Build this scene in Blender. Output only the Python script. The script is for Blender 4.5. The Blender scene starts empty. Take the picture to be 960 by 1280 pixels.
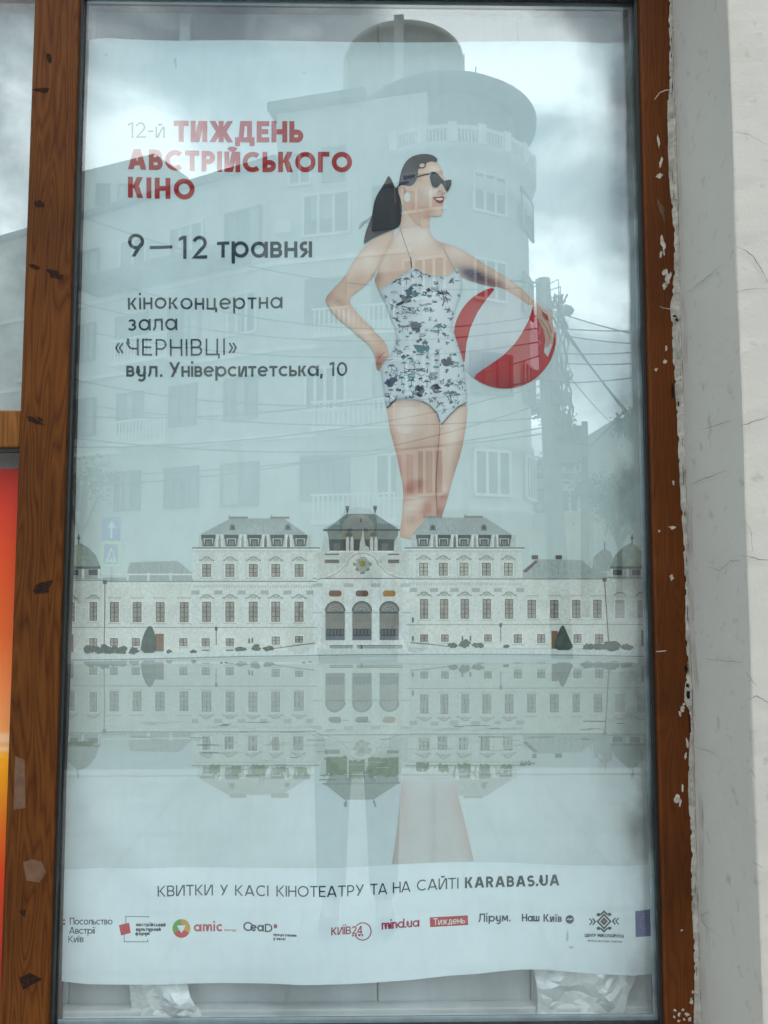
import bpy, bmesh, math, random
from mathutils import Vector, Matrix, geometry, noise as mnoise

# ------------------------------------------------------------------ camera, sky, sun, exposure
SC = bpy.context.scene
COL = SC.collection
PI = math.pi
CAM = Vector((0.0, -1.45, 1.50))
PITCH, YAW = math.radians(4.2), math.radians(0.9)
F = 961.0                                   # focal length in pixels of a 960 x 1280 frame
fwd = Vector((math.sin(YAW) * math.cos(PITCH), math.cos(YAW) * math.cos(PITCH), math.sin(PITCH)))
rgt = Vector((math.cos(YAW), -math.sin(YAW), 0.0))
upv = rgt.cross(fwd)
cd = bpy.data.cameras.new('camera')
cd.sensor_fit = 'VERTICAL'; cd.sensor_height = 32.0; cd.lens = 32.0 * F / 1280.0
cd.clip_start = 0.02; cd.clip_end = 3000
cam = bpy.data.objects.new('camera', cd); COL.objects.link(cam)
M = Matrix((rgt, upv, -fwd)).transposed().to_4x4(); M.translation = CAM
cam.matrix_world = M
SC.camera = cam

SUN_EL, SUN_AZ = math.radians(62), math.radians(155)   # azimuth clockwise from +Y (behind the camera, to its right)
w = bpy.data.worlds.new("World"); SC.world = w; w.use_nodes = True
nt = w.node_tree; N = nt.nodes; Lk = nt.links
bg = N['Background']; bg.inputs['Strength'].default_value = 0.12
sky = N.new('ShaderNodeTexSky'); sky.sky_type = 'NISHITA'; sky.sun_disc = False
sky.sun_elevation = SUN_EL; sky.sun_rotation = SUN_AZ
tc = N.new('ShaderNodeTexCoord')
mp = N.new('ShaderNodeMapping'); mp.inputs['Scale'].default_value = (1, 1, 1.9); mp.inputs['Location'].default_value = (0.37, 0.2, 0.05)
Lk.new(tc.outputs['Generated'], mp.inputs['Vector'])
n1 = N.new('ShaderNodeTexNoise'); n1.inputs['Scale'].default_value = 5.5; n1.inputs['Detail'].default_value = 9
n1.inputs['Roughness'].default_value = 0.52; n1.inputs['Distortion'].default_value = 0.35
Lk.new(mp.outputs['Vector'], n1.inputs['Vector'])
cr = N.new('ShaderNodeValToRGB')
cr.color_ramp.elements[0].position = 0.36; cr.color_ramp.elements[0].color = (3.6, 4.1, 4.4, 1)
cr.color_ramp.elements[1].position = 0.72; cr.color_ramp.elements[1].color = (19.5, 20.0, 19.8, 1)
e = cr.color_ramp.elements.new(0.50); e.color = (7.0, 7.5, 7.6, 1)
def bank(px, py, wide, gain, prev):
    d = (fwd * F + rgt * (px - 480.0) + upv * (640.0 - py)).normalized(); d.y = -d.y
    vd = N.new('ShaderNodeVectorMath'); vd.operation = 'DOT_PRODUCT'; vd.inputs[1].default_value = d
    vn = N.new('ShaderNodeVectorMath'); vn.operation = 'NORMALIZE'
    Lk.new(tc.outputs['Generated'], vn.inputs[0]); Lk.new(vn.outputs['Vector'], vd.inputs[0])
    mr = N.new('ShaderNodeMapRange'); mr.interpolation_type = 'SMOOTHERSTEP'
    mr.inputs['From Min'].default_value = math.cos(math.radians(wide)); mr.inputs['From Max'].default_value = 1.0
    mr.inputs['To Min'].default_value = 0.0; mr.inputs['To Max'].default_value = gain
    Lk.new(vd.outputs['Value'], mr.inputs['Value'])
    ml = N.new('ShaderNodeMath'); ml.operation = 'MULTIPLY_ADD'
    Lk.new(mr.outputs['Result'], ml.inputs[0]); Lk.new(n1.outputs['Fac'], ml.inputs[1]); Lk.new(prev, ml.inputs[2])
    return ml.outputs[0]
fac = n1.outputs['Fac']
for (px, py, wide, gain) in ((120, 150, 7, .37), (215, 205, 6, .28), (20, 330, 6, .2), (640, 80, 5, .46), (690, 130, 5, .26), (570, 40, 6, .42), (755, 372, 3.5, .26), (690, 330, 4, .22), (180, 60, 9, -.12), (745, 270, 7, -.16), (770, 480, 6, -.10), (360, 60, 7, -.14)):
    fac = bank(px, py, wide, gain, fac)
Lk.new(fac, cr.inputs['Fac'])
mx = N.new('ShaderNodeMix'); mx.data_type = 'RGBA'; mx.inputs['Factor'].default_value = 0.86
Lk.new(sky.outputs['Color'], mx.inputs['A']); Lk.new(cr.outputs['Color'], mx.inputs['B'])
Lk.new(mx.outputs['Result'], bg.inputs['Color'])

sd = bpy.data.lights.new('sun', 'SUN'); sd.energy = 1.0; sd.angle = math.radians(25); sd.color = (1.0, 0.96, 0.90)
sun = bpy.data.objects.new('sun', sd); COL.objects.link(sun)
sv = Vector((math.sin(SUN_AZ) * math.cos(SUN_EL), math.cos(SUN_AZ) * math.cos(SUN_EL), math.sin(SUN_EL)))
sun.rotation_euler = sv.to_track_quat('Z', 'Y').to_euler(); sun.location = sv * 20
vs = SC.view_settings
SC.display_settings.display_device = 'sRGB'
vs.view_transform = 'Standard'; vs.look = 'None'; vs.exposure = 0.86; vs.gamma = 1.0; vs.use_curve_mapping = False
SC.cycles.use_denoising = True
SC.cycles.max_bounces = 10; SC.cycles.transparent_max_bounces = 12

# ------------------------------------------------------------------ helpers
def ray(px, py):
    return fwd * F + rgt * (px - 480.0) + upv * (640.0 - py)
def P(px, py, Y):
    """point on the plane y = Y seen at a place of the photograph (the shop front is a set of such planes)"""
    d = ray(px, py); k = (Y - CAM.y) / d.y
    return CAM + d * k
YG = 0.022                                  # outer face of the glass
def V(px, py, d):
    """a place in the street behind the viewer, found by its reflection: virtual distance d -> real point"""
    p = P(px, py, CAM.y + d); p.y = 2 * YG - p.y
    return p
def mir(p):
    return Vector((p[0], 2 * YG - p[1], p[2]))

def lin(c):
    c /= 255.0
    return c / 12.92 if c <= 0.04045 else ((c + 0.055) / 1.055) ** 2.4
def S(r, g, b):
    return (lin(r), lin(g), lin(b), 1.0)

def mat(name, base, rough=0.7, var=0.12, scale=8.0, bump=0.0, bscale=60.0, metal=0.0, stretch=(1, 1, 1), spec=0.5):
    m = bpy.data.materials.new(name); m.use_nodes = True
    t = m.node_tree; nd = t.nodes; b = nd['Principled BSDF']
    b.inputs['Roughness'].default_value = rough; b.inputs['Metallic'].default_value = metal
    b.inputs['Specular IOR Level'].default_value = spec
    c = nd.new('ShaderNodeTexCoord'); mp = nd.new('ShaderNodeMapping'); mp.inputs['Scale'].default_value = stretch
    t.links.new(c.outputs['Object'], mp.inputs['Vector'])
    n = nd.new('ShaderNodeTexNoise'); n.inputs['Scale'].default_value = scale; n.inputs['Detail'].default_value = 6
    t.links.new(mp.outputs['Vector'], n.inputs['Vector'])
    r = nd.new('ShaderNodeValToRGB')
    r.color_ramp.elements[0].position = 0.3; r.color_ramp.elements[1].position = 0.7
    r.color_ramp.elements[0].color = tuple(x * (1 - var) for x in base[:3]) + (1,)
    r.color_ramp.elements[1].color = tuple(min(1, x * (1 + var)) for x in base[:3]) + (1,)
    t.links.new(n.outputs['Fac'], r.inputs['Fac']); t.links.new(r.outputs['Color'], b.inputs['Base Color'])
    if bump > 0:
        n2 = nd.new('ShaderNodeTexNoise'); n2.inputs['Scale'].default_value = bscale; n2.inputs['Detail'].default_value = 5
        t.links.new(mp.outputs['Vector'], n2.inputs['Vector'])
        bp = nd.new('ShaderNodeBump'); bp.inputs['Strength'].default_value = bump; bp.inputs['Distance'].default_value = 0.01
        t.links.new(n2.outputs['Fac'], bp.inputs['Height']); t.links.new(bp.outputs['Normal'], b.inputs['Normal'])
    return m

def tag(o, label=None, cat=None, group=None, kind=None):
    if label: o['label'] = label
    if cat: o['category'] = cat
    if group: o['group'] = group
    if kind: o['kind'] = kind
    return o
def empty(name, loc=(0, 0, 0)):
    o = bpy.data.objects.new(name, None); COL.objects.link(o); o.location = loc; o.empty_display_size = 0.1
    return o
def put_child(o, parent):
    """parent while the child's mesh stays given in world coordinates"""
    o.parent = parent
    p, off = parent, Vector((0, 0, 0))
    while p: off += Vector(p.location); p = p.parent
    o.location = -off

class MB:
    def __init__(self, mirror=False):
        self.v, self.f, self.c, self.mi, self.mirror = [], [], [], [], mirror
    def add(self, verts, faces, col=None, mi=0):
        b = len(self.v)
        self.v += [Vector(p) for p in verts]
        self.c += col if isinstance(col, list) else [col or (1, 1, 1, 1)] * len(verts)
        for f in faces: self.f.append([i + b for i in f]); self.mi.append(mi)
    def box(self, c, s, rz=0.0, mi=0):
        ca, sa = math.cos(rz), math.sin(rz); vs_ = []
        for dz in (-.5, .5):
            for dx, dy in ((-.5, -.5), (.5, -.5), (.5, .5), (-.5, .5)):
                x, y = dx * s[0], dy * s[1]
                vs_.append((c[0] + x * ca - y * sa, c[1] + x * sa + y * ca, c[2] + dz * s[2]))
        self.add(vs_, [(3, 2, 1, 0), (4, 5, 6, 7), (0, 1, 5, 4), (1, 2, 6, 5), (2, 3, 7, 6), (3, 0, 4, 7)], mi=mi)
    def tube(self, pts, r, n=8, r1=None, mi=0):
        pts = [Vector(p) for p in pts]; rings = []; k = len(pts)
        for i, p in enumerate(pts):
            d = (pts[min(i + 1, k - 1)] - pts[max(i - 1, 0)]).normalized()
            a = d.cross(Vector((0, 0, 1)))
            if a.length < 1e-3: a = d.cross(Vector((1, 0, 0)))
            a.normalize(); b = d.cross(a)
            rr = r if r1 is None else r + (r1 - r) * i / (k - 1)
            rings.append([p + (a * math.cos(2 * PI * j / n) + b * math.sin(2 * PI * j / n)) * rr for j in range(n)])
        vv = [p for q in rings for p in q]; ff = []
        for i in range(k - 1):
            for j in range(n):
                ff.append((i * n + j, i * n + (j + 1) % n, (i + 1) * n + (j + 1) % n, (i + 1) * n + j))
        ff += [tuple(range(n))[::-1], tuple(range((k - 1) * n, k * n))]
        self.add(vv, ff, mi=mi)
    def lathe(self, cx, cy, prof, a0=0, a1=2 * PI, n=48, mi=0):
        full = abs(a1 - a0 - 2 * PI) < 1e-6; m = n if full else n + 1; vv = []
        for (r, z) in prof:
            for j in range(m):
                a = a0 + (a1 - a0) * j / n
                vv.append((cx + r * math.cos(a), cy + r * math.sin(a), z))
        ff = []
        for i in range(len(prof) - 1):
            for j in range(n):
                k = (j + 1) % m
                ff.append((i * m + j, i * m + k, (i + 1) * m + k, (i + 1) * m + j))
        self.add(vv, ff, mi=mi)
    def build(self, name, mats, parent=None, smooth=False, colour=False, recalc=True):
        me = bpy.data.meshes.new(name)
        vv = [mir(p) for p in self.v] if self.mirror else self.v
        me.from_pydata([tuple(p) for p in vv], [], self.f)
        for m in (mats if isinstance(mats, (list, tuple)) else [mats]): me.materials.append(m)
        for p, i in zip(me.polygons, self.mi): p.material_index = i; p.use_smooth = smooth
        if recalc:
            bm = bmesh.new(); bm.from_mesh(me); bmesh.ops.recalc_face_normals(bm, faces=bm.faces); bm.to_mesh(me); bm.free()
        if colour:
            a = me.color_attributes.new('ink', 'FLOAT_COLOR', 'POINT')
            for i, c in enumerate(self.c): a.data[i].color = c
        me.validate(); me.update()
        o = bpy.data.objects.new(name, me); COL.objects.link(o)
        if parent: put_child(o, parent)
        return o

# ------------------------------------------------------------------ materials
def wood_mat(name, dark, mid, light, seed=0.0):
    m = bpy.data.materials.new(name); m.use_nodes = True
    t = m.node_tree; nd = t.nodes; b = nd['Principled BSDF']; lk = t.links.new
    c = nd.new('ShaderNodeTexCoord')
    mp = nd.new('ShaderNodeMapping'); mp.inputs['Scale'].default_value = (18, 18, 1.7); mp.inputs['Location'].default_value = (seed, 0, seed)
    lk(c.outputs['Object'], mp.inputs['Vector'])
    n = nd.new('ShaderNodeTexNoise'); n.inputs['Scale'].default_value = 1.0; n.inputs['Detail'].default_value = 2.2; n.inputs['Distortion'].default_value = 0.25
    lk(mp.outputs['Vector'], n.inputs['Vector'])
    mu = nd.new('ShaderNodeMath'); mu.operation = 'MULTIPLY'; mu.inputs[1].default_value = 40
    lk(n.outputs['Fac'], mu.inputs[0])
    fr = nd.new('ShaderNodeMath'); fr.operation = 'PINGPONG'; fr.inputs[1].default_value = 1.0
    lk(mu.outputs[0], fr.inputs[0])
    mp2 = nd.new('ShaderNodeMapping'); mp2.inputs['Scale'].default_value = (420, 420, 14)
    lk(c.outputs['Object'], mp2.inputs['Vector'])
    n2 = nd.new('ShaderNodeTexNoise'); n2.inputs['Scale'].default_value = 1; n2.inputs['Detail'].default_value = 3
    lk(mp2.outputs['Vector'], n2.inputs['Vector'])
    ad = nd.new('ShaderNodeMix'); ad.data_type = 'FLOAT'; ad.inputs['Factor'].default_value = 0.45
    lk(fr.outputs[0], ad.inputs['A']); lk(n2.outputs['Fac'], ad.inputs['B'])
    r = nd.new('ShaderNodeValToRGB'); r.color_ramp.elements[0].color = dark; r.color_ramp.elements[1].color = light
    r.color_ramp.elements[0].position = 0.14; r.color_ramp.elements[1].position = 0.85
    e = r.color_ramp.elements.new(0.36); e.color = mid
    lk(ad.outputs['Result'], r.inputs['Fac'])
    n3 = nd.new('ShaderNodeTexNoise'); n3.inputs['Scale'].default_value = 3.5; n3.inputs['Detail'].default_value = 4
    lk(c.outputs['Object'], n3.inputs['Vector'])
    r3 = nd.new('ShaderNodeValToRGB'); r3.color_ramp.elements[0].position = 0.35; r3.color_ramp.elements[1].position = 0.7
    r3.color_ramp.elements[0].color = (0.66, 0.63, 0.66, 1); r3.color_ramp.elements[1].color = (1.12, 1.05, 1.0, 1)
    lk(n3.outputs['Fac'], r3.inputs['Fac'])
    mm = nd.new('ShaderNodeMix'); mm.data_type = 'RGBA'; mm.blend_type = 'MULTIPLY'; mm.inputs['Factor'].default_value = 1
    lk(r.outputs['Color'], mm.inputs['A']); lk(r3.outputs['Color'], mm.inputs['B']); lk(mm.outputs['Result'], b.inputs['Base Color'])
    b.inputs['Roughness'].default_value = 0.5; b.inputs['Specular IOR Level'].default_value = 0.12
    bp = nd.new('ShaderNodeBump'); bp.inputs['Strength'].default_value = 0.18; bp.inputs['Distance'].default_value = 0.002
    lk(ad.outputs['Result'], bp.inputs['Height']); lk(bp.outputs['Normal'], b.inputs['Normal'])
    return m

def plaster_mat():
    m = bpy.data.materials.new('painted_plaster'); m.use_nodes = True
    t = m.node_tree; nd = t.nodes; b = nd['Principled BSDF']; lk = t.links.new
    c = nd.new('ShaderNodeTexCoord')
    def nz(sc, det, st=(1, 1, 1)):
        mp = nd.new('ShaderNodeMapping'); mp.inputs['Scale'].default_value = st; lk(c.outputs['Object'], mp.inputs['Vector'])
        n = nd.new('ShaderNodeTexNoise'); n.inputs['Scale'].default_value = sc; n.inputs['Detail'].default_value = det
        lk(mp.outputs['Vector'], n.inputs['Vector']); return n
    a = nz(2.2, 7, (1, 1, 0.5)); r = nd.new('ShaderNodeValToRGB')
    r.color_ramp.elements[0].position = 0.3; r.color_ramp.elements[0].color = (0.422, 0.416, 0.384, 1)
    r.color_ramp.elements[1].position = 0.68; r.color_ramp.elements[1].color = (0.492, 0.486, 0.450, 1)
    lk(a.outputs['Fac'], r.inputs['Fac'])
    a2 = nz(38, 3); r2 = nd.new('ShaderNodeValToRGB')
    r2.color_ramp.elements[0].position = 0.22; r2.color_ramp.elements[0].color = (0.62, 0.60, 0.55, 1)
    r2.color_ramp.elements[1].position = 0.38; r2.color_ramp.elements[1].color = (1, 1, 1, 1)
    lk(a2.outputs['Fac'], r2.inputs['Fac'])
    mm = nd.new('ShaderNodeMix'); mm.data_type = 'RGBA'; mm.blend_type = 'MULTIPLY'; mm.inputs['Factor'].default_value = 0.7
    lk(r.outputs['Color'], mm.inputs['A']); lk(r2.outputs['Color'], mm.inputs['B']); lk(mm.outputs['Result'], b.inputs['Base Color'])
    b.inputs['Roughness'].default_value = 0.75
    h1 = nz(24, 5); h2 = nz(170, 3)
    ad = nd.new('ShaderNodeMath'); ad.operation = 'MULTIPLY_ADD'; ad.inputs[1].default_value = 0.35
    lk(h2.outputs['Fac'], ad.inputs[0]); lk(h1.outputs['Fac'], ad.inputs[2])
    bp = nd.new('ShaderNodeBump'); bp.inputs['Strength'].default_value = 0.35; bp.inputs['Distance'].default_value = 0.004
    lk(ad.outputs[0], bp.inputs['Height']); lk(bp.outputs['Normal'], b.inputs['Normal'])
    return m

def ink_mat(name='printed_ink', rough=0.42, grain=0):
    m = bpy.data.materials.new(name); m.use_nodes = True
    t = m.node_tree; nd = t.nodes; b = nd['Principled BSDF']
    a = nd.new('ShaderNodeAttribute'); a.attribute_name = 'ink'
    c = nd.new('ShaderNodeTexCoord'); n = nd.new('ShaderNodeTexNoise'); n.inputs['Scale'].default_value = 40; n.inputs['Detail'].default_value = 4
    t.links.new(c.outputs['Object'], n.inputs['Vector'])
    r = nd.new('ShaderNodeValToRGB'); r.color_ramp.elements[0].color = (0.93, 0.93, 0.93, 1); r.color_ramp.elements[1].color = (1.03, 1.03, 1.03, 1)
    t.links.new(n.outputs['Fac'], r.inputs['Fac'])
    mm = nd.new('ShaderNodeMix'); mm.data_type = 'RGBA'; mm.blend_type = 'MULTIPLY'; mm.inputs['Factor'].default_value = 1
    t.links.new(a.outputs['Color'], mm.inputs['A']); t.links.new(r.outputs['Color'], mm.inputs['B'])
    t.links.new(mm.outputs['Result'], b.inputs['Base Color'])
    b.inputs['Roughness'].default_value = rough; b.inputs['Specular IOR Level'].default_value = 0.3
    if grain:
        n.inputs['Scale'].default_value = 190; n.inputs['Roughness'].default_value = .7
        r.color_ramp.elements[0].position = .3; r.color_ramp.elements[1].position = .7
        r.color_ramp.elements[0].color = (1 - grain, 1 - grain, 1 - grain * 1.1, 1); r.color_ramp.elements[1].color = (1 + grain * .8, 1 + grain * .8, 1 + grain * .7, 1)
    return m

def glass_mat(name, tint, refl):
    m = bpy.data.materials.new(name); m.use_nodes = True
    t = m.node_tree; nd = t.nodes; lk = t.links.new
    nd.remove(nd['Principled BSDF']); out = nd['Material Output']
    tr = nd.new('ShaderNodeBsdfTransparent'); tr.inputs['Color'].default_value = tint
    gl = nd.new('ShaderNodeBsdfGlossy'); gl.inputs['Roughness'].default_value = 0.0; gl.inputs['Color'].default_value = (0.93, 0.99, 1.0, 1)
    lw = nd.new('ShaderNodeLayerWeight'); lw.inputs['Blend'].default_value = 0.12
    ma = nd.new('ShaderNodeMath'); ma.operation = 'MULTIPLY_ADD'; ma.inputs[1].default_value = 0.7; ma.inputs[2].default_value = refl
    lk(lw.outputs['Fresnel'], ma.inputs[0])
    # faint smears and dust that stay on the pane
    c = nd.new('ShaderNodeTexCoord'); mp = nd.new('ShaderNodeMapping'); mp.inputs['Scale'].default_value = (9.0, 1, 1.1); mp.inputs['Rotation'].default_value = (0, 0.12, 0)
    lk(c.outputs['Object'], mp.inputs['Vector'])
    n = nd.new('ShaderNodeTexNoise'); n.inputs['Scale'].default_value = 2.0; n.inputs['Detail'].default_value = 8; lk(mp.outputs['Vector'], n.inputs['Vector'])
    r = nd.new('ShaderNodeValToRGB'); r.color_ramp.elements[0].position = 0.5; r.color_ramp.elements[0].color = (0, 0, 0, 1)
    r.color_ramp.elements[1].position = 0.85; r.color_ramp.elements[1].color = (0.06, 0.06, 0.06, 1)
    lk(n.outputs['Fac'], r.inputs['Fac'])
    df = nd.new('ShaderNodeBsdfDiffuse'); df.inputs['Color'].default_value = (0.6, 0.62, 0.6, 1)
    m0 = nd.new('ShaderNodeMixShader'); lk(r.outputs['Color'], m0.inputs[0]); lk(tr.outputs[0], m0.inputs[1]); lk(df.outputs[0], m0.inputs[2])
    # soot caught along the right edge of the rebate
    sx = nd.new('ShaderNodeSeparateXYZ'); lk(c.outputs['Object'], sx.inputs[0])
    mr = nd.new('ShaderNodeMapRange'); mr.interpolation_type = 'SMOOTHSTEP'; mr.inputs['From Min'].default_value = 0.462; mr.inputs['From Max'].default_value = 0.497
    lk(sx.outputs['X'], mr.inputs['Value'])
    n9 = nd.new('ShaderNodeTexNoise'); n9.inputs['Scale'].default_value = 7; n9.inputs['Detail'].default_value = 5; lk(c.outputs['Object'], n9.inputs['Vector'])
    r9 = nd.new('ShaderNodeMapRange'); r9.inputs['From Min'].default_value = 0.42; r9.inputs['From Max'].default_value = 0.75; r9.inputs['To Max'].default_value = 0.5; lk(n9.outputs['Fac'], r9.inputs['Value'])
    m9 = nd.new('ShaderNodeMath'); m9.operation = 'MULTIPLY'; lk(mr.outputs['Result'], m9.inputs[0]); lk(r9.outputs['Result'], m9.inputs[1])
    d9 = nd.new('ShaderNodeBsdfDiffuse'); d9.inputs['Color'].default_value = (0.05, 0.05, 0.05, 1)
    m0b = nd.new('ShaderNodeMixShader'); lk(m9.outputs[0], m0b.inputs[0]); lk(m0.outputs[0], m0b.inputs[1]); lk(d9.outputs[0], m0b.inputs[2]); m0 = m0b
    mxs = nd.new('ShaderNodeMixShader'); lk(ma.outputs[0], mxs.inputs[0]); lk(m0.outputs[0], mxs.inputs[1]); lk(gl.outputs[0], mxs.inputs[2])
    lk(mxs.outputs[0], out.inputs['Surface'])
    return m

MT = {}
MT['wood'] = wood_mat('brown_wood_foil', (0.048, 0.0145, 0.0035, 1), (0.094, 0.0305, 0.0055, 1), (0.130, 0.047, 0.0085, 1))
MT['wood_jamb'] = wood_mat('red_brown_wood_foil', (0.092, 0.027, 0.0065, 1), (0.118, 0.036, 0.0085, 1), (0.138, 0.044, 0.0105, 1), 3.1)
MT['wood_transom'] = wood_mat('tan_wood_foil', (0.12, 0.045, 0.011, 1), (0.19, 0.078, 0.019, 1), (0.26, 0.115, 0.03, 1), 7.7)
MT['plaster'] = plaster_mat()
MT['glass'] = glass_mat('window_glass', (0.950, 0.988, 0.998, 1), 0.084)
MT['gasket_and_shade'] = mat('black_rubber_and_shade', (0.012, 0.013, 0.014), 0.5, 0.3, 30)
MT['alu'] = mat('grey_aluminium', (0.40, 0.46, 0.49), 0.45, 0.15, 25)
MT['ink'] = ink_mat()
MT['ink_photo'] = ink_mat('printed_photo_ink', 0.42, 0.17)
MT['ink_soft'] = ink_mat('printed_soft_ink', 0.42, 0.07)
MT['board'] = mat('grey_painted_board', (0.74, 0.755, 0.75), 0.8, 0.22, 5, 0.3, 30, stretch=(1, 1, 0.3))
MT['board_light'] = mat('pale_batten', (0.72, 0.74, 0.74), 0.8, 0.15, 6, 0.2, 40)
MT['film'] = mat('white_polythene', (0.88, 0.89, 0.88), 0.35, 0.1, 12, 0.25, 25)
MT['film_grey'] = mat('greyish_sheet', (0.47, 0.48, 0.475), 0.6, 0.42, 11, 0.35, 16)
MT['dark'] = mat('dark_cavity', (0.05, 0.052, 0.05), 0.9, 0.2, 4)
MT['scuff'] = mat('dark_scuff', (0.022, 0.011, 0.008), 0.8, 0.6, 260, spec=.08)
MT['fleck'] = mat('old_white_paint', (0.50, 0.46, 0.40), 0.85, 0.3, 90, 0.5, 120)
MT['filler'] = mat('rough_filler', (0.42, 0.40, 0.36), 0.9, 0.30, 45, 0.9, 90)
MT['crack'] = mat('dark_crack_and_grime', (0.16, 0.155, 0.145), 0.9, 0.3, 60)  # dark grey of the plaster cracks, used for the grime marks too
MT['tape'] = mat('old_tape_residue', (0.105, 0.052, 0.028), 0.6, 0.3, 60)
MT['pave'] = mat('grey_paving', (0.33, 0.33, 0.32), 0.85, 0.15, 3, 0.2, 30)
MT['joint'] = mat('paving_joint', (0.25, 0.25, 0.24), 0.9, 0.15, 10)
MT['asphalt'] = mat('asphalt', (0.075, 0.076, 0.078), 0.9, 0.2, 4, 0.3, 60)
MT['kerb'] = mat('kerb_stone', (0.34, 0.34, 0.33), 0.85, 0.15, 6, 0.2, 30)
MT['road_paint'] = mat('road_paint', (0.70, 0.70, 0.68), 0.7, 0.2, 8)
MT['earth'] = mat('ground', (0.18, 0.18, 0.165), 0.95, 0.25, 0.3)
MT['render'] = mat('pale_facade_render', (0.53, 0.53, 0.50), 0.9, 0.12, 0.9, 0.2, 12)
MT['render_warm'] = mat('cream_facade_render', (0.66, 0.63, 0.54), 0.9, 0.12, 0.9, 0.2, 12)
MT['trim'] = mat('light_facade_trim', (0.74, 0.74, 0.71), 0.85, 0.1, 2)
MT['eave'] = mat('dark_eave_and_shade', (0.12, 0.125, 0.125), 0.85, 0.2, 1.5)
MT['roof'] = mat('grey_metal_roof', (0.14, 0.145, 0.15), 0.6, 0.2, 1.5)
MT['pane_far'] = mat('distant_window_glass', (0.06, 0.07, 0.075), 0.12, 0.2, 1)
MT['white_frame'] = mat('white_window_frame', (0.66, 0.66, 0.64), 0.6, 0.06, 3)
MT['curtain'] = mat('drawn_curtain', (0.30, 0.29, 0.26), 0.9, 0.25, 3)
MT['concrete'] = mat('pole_concrete', (0.17, 0.17, 0.165), 0.9, 0.2, 3, 0.3, 30)
MT['cable'] = mat('black_cable', (0.02, 0.02, 0.02), 0.6, 0.1, 3)
MT['bark'] = mat('bark', (0.09, 0.075, 0.06), 0.95, 0.3, 6)
MT['leaf'] = mat('leaf_green', (0.045, 0.085, 0.03), 0.75, 0.45, 3)
MT['sign_blue'] = mat('sign_blue', (0.02, 0.10, 0.42), 0.5, 0.05, 3)
MT['sign_white'] = mat('sign_white', (0.80, 0.80, 0.80), 0.5, 0.04, 3)
MT['sign_lime'] = mat('sign_lime_border', (0.55, 0.75, 0.10), 0.5, 0.05, 3)
MT['sign_black'] = mat('sign_black', (0.02, 0.02, 0.02), 0.5, 0.05, 3)
MT['tin'] = mat('galvanised_post', (0.25, 0.26, 0.27), 0.5, 0.1, 5, metal=0.5)
MT['skin'] = mat('skin', (0.50, 0.31, 0.23), 0.6, 0.08, 20)
MT['jacket'] = mat('pale_jacket_cloth', (0.42, 0.43, 0.44), 0.9, 0.1, 25, 0.2, 80)
MT['denim'] = mat('dark_trousers_cloth', (0.07, 0.085, 0.11), 0.9, 0.15, 25, 0.2, 80)
MT['hair'] = mat('brown_hair', (0.04, 0.025, 0.017), 0.6, 0.3, 60)
MT['shoe'] = mat('shoe_leather', (0.03, 0.03, 0.03), 0.5, 0.2, 20)
MT['phone'] = mat('phone_case', (0.02, 0.02, 0.025), 0.3, 0.1, 20)

# ------------------------------------------------------------------ ground, pavement, road
def slab(name, x0, x1, y0, y1, z0, z1, m, kind='structure', parent=None):
    b = MB(); b.box(((x0 + x1) / 2, (y0 + y1) / 2, (z0 + z1) / 2), (x1 - x0, y1 - y0, z1 - z0))
    o = b.build(name, m, parent)
    if kind: o['kind'] = kind
    return o
b = MB(); b.add([(-900, -900, -0.14), (900, -900, -0.14), (900, 900, -0.14), (-900, 900, -0.14)], [(0, 1, 2, 3)])
tag(b.build('ground', MT['earth'], recalc=False), kind='structure')
slab('pavement', -40, 40, -4.2, 0.9, -0.13, 0.0, MT['pave'])
b = MB()
for i in range(80):
    x = -19.8 + i * 0.5
    b.add([(x, -4.2, 0.004), (x + .008, -4.2, 0.004), (x + .008, -0.3, 0.004), (x, -0.3, 0.004)], [(0, 1, 2, 3)])
for j in range(8):
    y = -4.0 + j * 0.5
    b.add([(-20, y, 0.008), (20, y, 0.008), (20, y + .008, 0.008), (-20, y + .008, 0.008)], [(0, 1, 2, 3)])
tag(b.build('pavement_joints', MT['joint'], recalc=False), kind='structure')
slab('kerb', -40, 40, -4.36, -4.203, -0.13, 0.012, MT['kerb'])
b = MB(); b.add([(-200, -10.7, -0.136), (200, -10.7, -0.136), (200, -4.36, -0.136), (-200, -4.36, -0.136)], [(0, 1, 2, 3)])
tag(b.build('road', MT['asphalt'], recalc=False), kind='structure')
slab('far_kerb', -40, 40, -10.86, -10.7, -0.13, 0.012, MT['kerb'])
slab('far_pavement', -40, 40, -46, -10.863, -0.13, 0.0, MT['pave'])

# ------------------------------------------------------------------ the shop front: wall, frame, glass
XL0, XL1 = P(20.5, 640, 0).x, P(78.5, 640, 0).x            # mullion
XJ0, XJ1 = P(816, 640, 0).x, P(853, 640, 0).x          # right jamb
XREV = P(856.5, 640, 0).x                              # reveal of the wall
ZB = P(480, 1292, 0).z                                 # under edge of the sight opening
ZT = P(480, -13, 0).z
YW = -0.235                                            # street face of the wall

wall = empty('shop_wall', (XREV + 0.3, YW, 0))
tag(wall, 'white plastered wall with fine cracks and a deep grey reveal right of the window', 'wall')
rnd = random.Random(4)
b = MB()
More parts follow.
